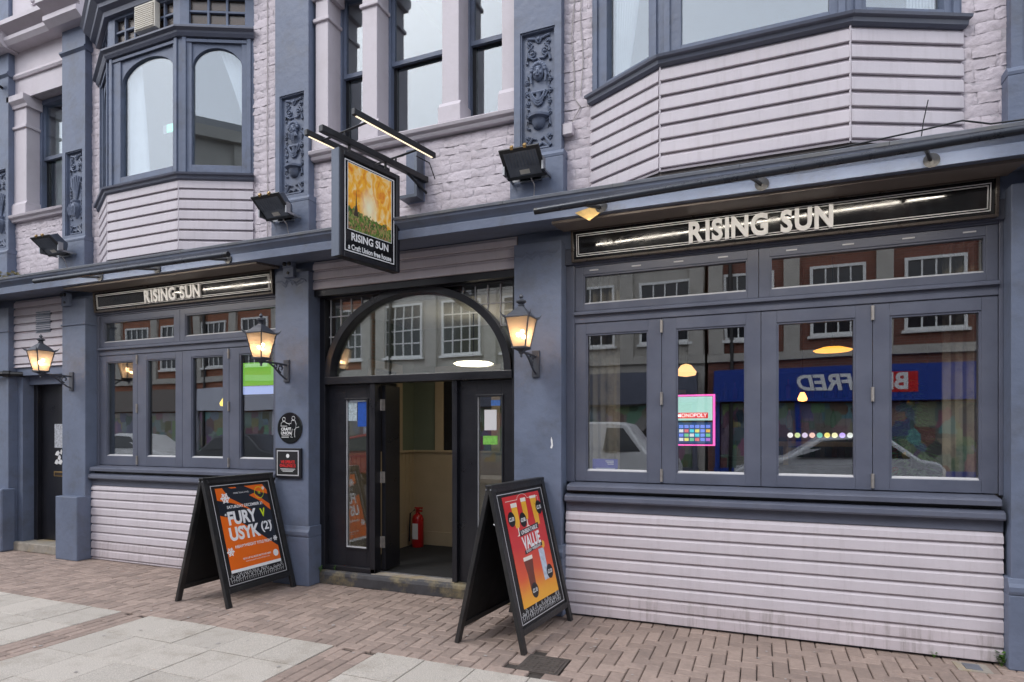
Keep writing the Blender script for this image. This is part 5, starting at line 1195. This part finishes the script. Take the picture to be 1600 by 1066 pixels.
def display():
    m, nt, p = base('shop_window_display'); L = nt.links.new; g = N(nt, "ShaderNodeNewGeometry"); mp = N(nt, "ShaderNodeMapping"); mp.inputs['Scale'].default_value = (1.7, 1, 1.3); L(g.outputs['Position'], mp.inputs[0])
    v = N(nt, "ShaderNodeTexVoronoi"); v.distance = 'CHEBYCHEV'; v.inputs['Scale'].default_value = 1.6; L(mp.outputs[0], v.inputs['Vector'])
    h = N(nt, "ShaderNodeHueSaturation"); h.inputs['Saturation'].default_value = .55; h.inputs['Value'].default_value = .32; L(v.outputs['Color'], h.inputs['Color'])
    L(h.outputs[0], p.inputs['Base Color']); p.inputs['Roughness'].default_value = .15; return m
M['display'] = display()
M['dkglass'] = mat('dark_far_glass', (.02, .024, .03), .08, .05, 3.); M['wframe'] = mat('white_window_paint', (.75, .75, .73), .5, .03, 3.)
FY = -15.0
def house(name, label, x0, x1, h, m, wins, shop, sign=None):
    t = thing(name, label, 'building', ((x0+x1)/2, FY, 0), group=None)
    MB().box(x0, x1, FY-8, FY, 0, h).build('wall', m, t)
    rf = MB(); rf.v = [(x0-.1, FY+.25, h), (x1+.1, FY+.25, h), (x1+.1, FY-8.2, h), (x0-.1, FY-8.2, h), (x0-.1, FY-4, h+2.2), (x1+.1, FY-4, h+2.2)]; rf.f = [(0,1,5,4),(2,3,4,5),(1,2,5),(3,0,4),(3,2,1,0)]
    rf.build('roof', M['slateroof'], t)
    MB().box(x0-.02, x1+.02, FY, FY+.28, h-.35, h+.02).box(x0-.01, x1+.01, FY, FY+.12, 3.85, 4.1).build('stone_band', M['ashlar'], t)
    n, wd, zs = wins
    for z0, z1 in zs:
        for k in range(n):
            c = x0+(x1-x0)*(k+.5)/n
            f_ = MB().box(c-wd/2-.08, c-wd/2, FY, FY+.07, z0-.08, z1+.08).box(c+wd/2, c+wd/2+.08, FY, FY+.07, z0-.08, z1+.08).box(c-wd/2, c+wd/2, FY, FY+.07, z1, z1+.08).box(c-wd/2-.15, c+wd/2+.15, FY, FY+.14, z0-.16, z0-.08).box(c-wd/2, c+wd/2, FY, FY+.07, z0-.08, z0)
            for q in range(1, 4): f_.box(c-wd/2+wd*q/4-.02, c-wd/2+wd*q/4+.02, FY+.01, FY+.05, z0, z1)
            for q in range(1, 4): f_.box(c-wd/2, c+wd/2, FY+.012, FY+.048, z0+(z1-z0)*q/4-.02, z0+(z1-z0)*q/4+.02)
            w_ = f_.build('window', M['wframe'], t); MB().box(c-wd/2, c+wd/2, FY+.002, FY+.01, z0, z1).build('pane', M['dkglass'], w_)
    for k in range(n+1):
        c = x0+(x1-x0)*k/n; c = min(max(c, x0+.25), x1-.25)
        MB().box(c-.22, c+.22, FY, FY+.13, 4.1, h-.35).build('wall_pilaster', M['ashlar'], t)
    MB().tube([(x0+.7, FY+.1, 0), (x0+.7, FY+.1, h-.3)], .06, 8).build('downpipe', M['black'], t)
    fm_, gm_ = shop
    MB().box(x0+.2, x1-.2, FY, FY+.35, 2.55, 3.55).build('shop_fascia', fm_, t); MB().box(x0+.4, x1-.4, FY+.0, FY+.06, .5, 2.5).build('shop_glass', gm_, t)
    for k in range(5): x = x0+.3+(x1-x0-.6)*k/4; MB().box(x-.07, x+.07, FY, FY+.16, 0, 2.55).build('shop_post', fm_, t)
    MB().box(x0+.2, x1-.2, FY, FY+.14, 0, .5).build('stall_riser', fm_, t)
    return t
W2 = [(4.6, 6.5), (7.3, 8.7)]
bF = house('shop_building', 'red brick building with a blue shop fascia across the street, reflected in the right window', -1.6, 8.2, 9.6, M['brick_red'], (4, 1.3, W2), (M['shopblue'], M['display']))
bk_ = MB().box(2.62, 4.05, FY+.351, FY+.36, 2.78, 3.34); bk_.build('red_sign_box', mat('sign_red', (.55, .01, .015), .4, .03, 3.), bF)
bi = Matrix.Translation((-3.3, -FY, 0))
back = Matrix.Rotation(R(180), 4, 'Z') @ FRONT
text('BET', .62, M['white'], bF, bi @ Matrix.Translation((3.33, FY+.37, 3.06)) @ back, bold=.02); text('FRED', .62, M['white'], bF, bi @ Matrix.Translation((1.75, FY+.37, 3.06)) @ back, bold=.02, shear=.2)
house('stone_building', 'pale stone building across the street reflected in the fanlight', -14.2, -1.7, 11.6, M['ashlar'], (5, 1.5, W2), (M['char'], M['display']))
house('brick_building', 'orange brick building across the street reflected in the left window', -24.0, -14.4, 8.4, M['brick_or'], (4, 1.3, W2), (mat('white_shop_fascia', (.5, .52, .6), .5, .05, 3.), M['display']))
house('brick_building', 'orange brick building farther left across the street reflected in the side of the left window', -36.0, -24.2, 9.4, M['brick_or'], (5, 1.3, W2), (M['soffit'], M['display']))
house('brick_building', 'red brick building at the far right end of the opposite terrace', 8.4, 20, 8.8, M['brick_red'], (5, 1.3, W2), (M['soffit'], M['display']))
# parked cars
def car(label, x, y, paint, kind, flip=1):
    t = thing('parked_car', label, 'car', (x, y, -.1), 0 if flip > 0 else math.pi)
    L_, Wd = (4.5, 1.80) if kind != 'van' else (4.9, 1.9)
    if kind == 'van': body = [(-2.45,.35),(-2.45,1.0),(-2.40,1.95),(-2.2,2.02),(.9,2.02),(1.2,1.95),(1.75,1.2),(2.35,1.02),(2.45,.8),(2.45,.35)]; win = [(.55,1.2),(.62,1.85),(1.08,1.85),(1.6,1.2)]
    else: body = [(-2.2,.35),(-2.25,.85),(-2.1,1.02),(-1.75,1.08),(-1.2,1.55),(-.5,1.66),(.3,1.62),(1.05,1.12),(1.9,.95),(2.22,.75),(2.25,.4)]; win = [(-1.55,1.1),(-1.1,1.48),(-.5,1.57),(.25,1.53),(.85,1.12)]
    mb = MB(); n = len(body)
    for q, (s, k) in enumerate(((-1, 1.), (-1, .0), (1, .0), (1, 1.))): pass
    secs = [(-Wd/2+.10, .93), (-Wd/2, 1.), (Wd/2, 1.), (Wd/2-.10, .93)]
    for yy, k in ((-Wd/2, 0), (Wd/2, 0)):
        for px_, pz_ in body: mb.v.append((px_, yy*(1 if pz_ < 1.1 else 1-.16*(pz_-1.1)/.5), pz_))
    mb.f.append(tuple(range(n))); mb.f.append(tuple(range(2*n-1, n-1, -1)))
    for i in range(n): j = (i+1) % n; mb.f.append((j, i, n+i, n+j))
    mb.build('body', paint, t, local=True, bevel=.06, smooth=True, seg=3)
    for s in (-1, 1):
        w_ = MB(); ww = [(px_, s*(Wd/2+.004)*(1 if pz_ < 1.1 else 1-.16*(pz_-1.1)/.5), pz_) for px_, pz_ in win]
        w_.v = ww + [(a, b-s*.02, c) for a, b, c in ww]; m_ = len(win); w_.f = [tuple(range(m_)), tuple(range(2*m_-1, m_-1, -1))] + [(i, (i+1) % m_, m_+(i+1) % m_, m_+i) for i in range(m_)]
        w_.build('side_window', M['dkglass'], t, local=True)
        for wx in (-1.38, 1.38):
            wh = MB().lathe([(.0,-.1),(.24,-.1),(.33,-.09),(.34,0),(.33,.09),(.24,.1),(.0,.1)], (wx, 0, 0), 24, axis='y'); wh.v = [(a, b+s*(Wd/2-.1), c+.34) for a, b, c in wh.v]
            o = wh.build('wheel', M['black'], t, local=True); hb_ = MB().lathe([(.0,-.02),(.21,-.01),(.21,.01),(.0,.02)], (wx, 0, 0), 16, axis='y'); hb_.v = [(a, b+s*(Wd/2+.005), c+.34) for a, b, c in hb_.v]; hb_.build('hub', M['steel'], o, local=True)
        MB().box(2.12, 2.24, s*.62-.16, s*.62+.16, .68, .80).build('headlight', M['line'], t, local=True)
    return t
silver = mat('silver_car_paint', (.62, .63, .65), .25, .02, 3.); whitep = mat('white_car_paint', (.72, .72, .72), .3, .02, 3.); redp = mat('red_car_paint', (.35, .02, .02), .25, .02, 3.); darkp = mat('dark_car_paint', (.03, .035, .045), .2, .02, 3.)
car('silver parked car reflected in the right shop window', 1.6, -11.8, silver, 'car', -1); car('white van parked across the road, reflected in the first right pane', -4.6, -11.9, whitep, 'van', 1)
car('red parked car reflected in the left entrance glass', -11.5, -11.8, redp, 'car'); car('dark parked car across the road left of the red car', -17.2, -11.8, darkp, 'car'); car('white parked car across the road at the far left', -23, -11.8, whitep, 'car')
t = thing('grit_bin', 'yellow grit bin across the road reflected low in the left window', 'grit bin', (-20.5, -14.0, .02))
gb = MB(); gb.v = [(-21.1,-14.4,.02),(-19.9,-14.4,.02),(-19.9,-13.6,.02),(-21.1,-13.6,.02),(-21.2,-14.5,.85),(-19.8,-14.5,.85),(-19.8,-13.5,.85),(-21.2,-13.5,.85)]; gb.f = [(0,3,2,1),(4,5,6,7),(0,1,5,4),(1,2,6,5),(2,3,7,6),(3,0,4,7)]
gy_ = mat('yellow_plastic', (.70, .36, .02), .5, .05, 4.); gb.build('bin_body', gy_, t, bevel=.03); MB().prism([(-14.55,.86),(-13.45,.86),(-13.45,.95),(-13.9,1.15),(-14.5,1.2)], -21.25, -19.75).build('lid', gy_, t, bevel=.03)

# neighbours on either side of the pub
def neighbour(x0, x1, h, m, label):
    t = thing('neighbour_building', label, 'building', ((x0+x1)/2, 0, 0))
    MB().box(x0, x1, .0, 6, 0, h).build('wall', m, t)
    MB().prism([(.0, 3.4), (-.30, 3.4), (-.34, 3.5), (.0, 3.6)], x0, x1).build('fascia_cornice', M['lead'], t); MB().box(x0+.2, x1-.2, -.05, 0, 2.75, 3.35).build('fascia', M['char'], t)
    n = 3
    for k in range(n):
        a = x0+.25+(x1-x0-.5)*k/n; b = a+(x1-x0-.5)/n-.12
        w_ = MB().box(a, a+.06, -.04, 0, .6, 2.65).box(b-.06, b, -.04, 0, .6, 2.65).box(a+.06, b-.06, -.04, 0, 2.58, 2.65).box(a+.06, b-.06, -.04, 0, .6, .68).build('shop_window', M['char'], t); MB().box(a+.06, b-.06, -.012, -.004, .68, 2.58).build('pane', M['dkglass'], w_)
        c = (a+b)/2
        u_ = MB().box(c-.55, c-.47, -.05, 0, 4.4, 6.0).box(c+.47, c+.55, -.05, 0, 4.4, 6.0).box(c-.47, c+.47, -.05, 0, 5.92, 6.0).box(c-.6, c+.6, -.1, 0, 4.3, 4.4).box(c-.47, c+.47, -.04, 0, 5.15, 5.22).build('window', M['wframe'], t); MB().box(c-.47, c+.47, -.012, -.004, 4.4, 5.92).build('pane', M['dkglass'], u_)
    return t
neighbour(2.66, 9.5, 8.2, M['brick_red'], 'plain red brick building next door on the right of the pub'); neighbour(-18.5, -10.62, 8.4, M['ashlar'], 'plain pale stone building next door on the left of the pub')
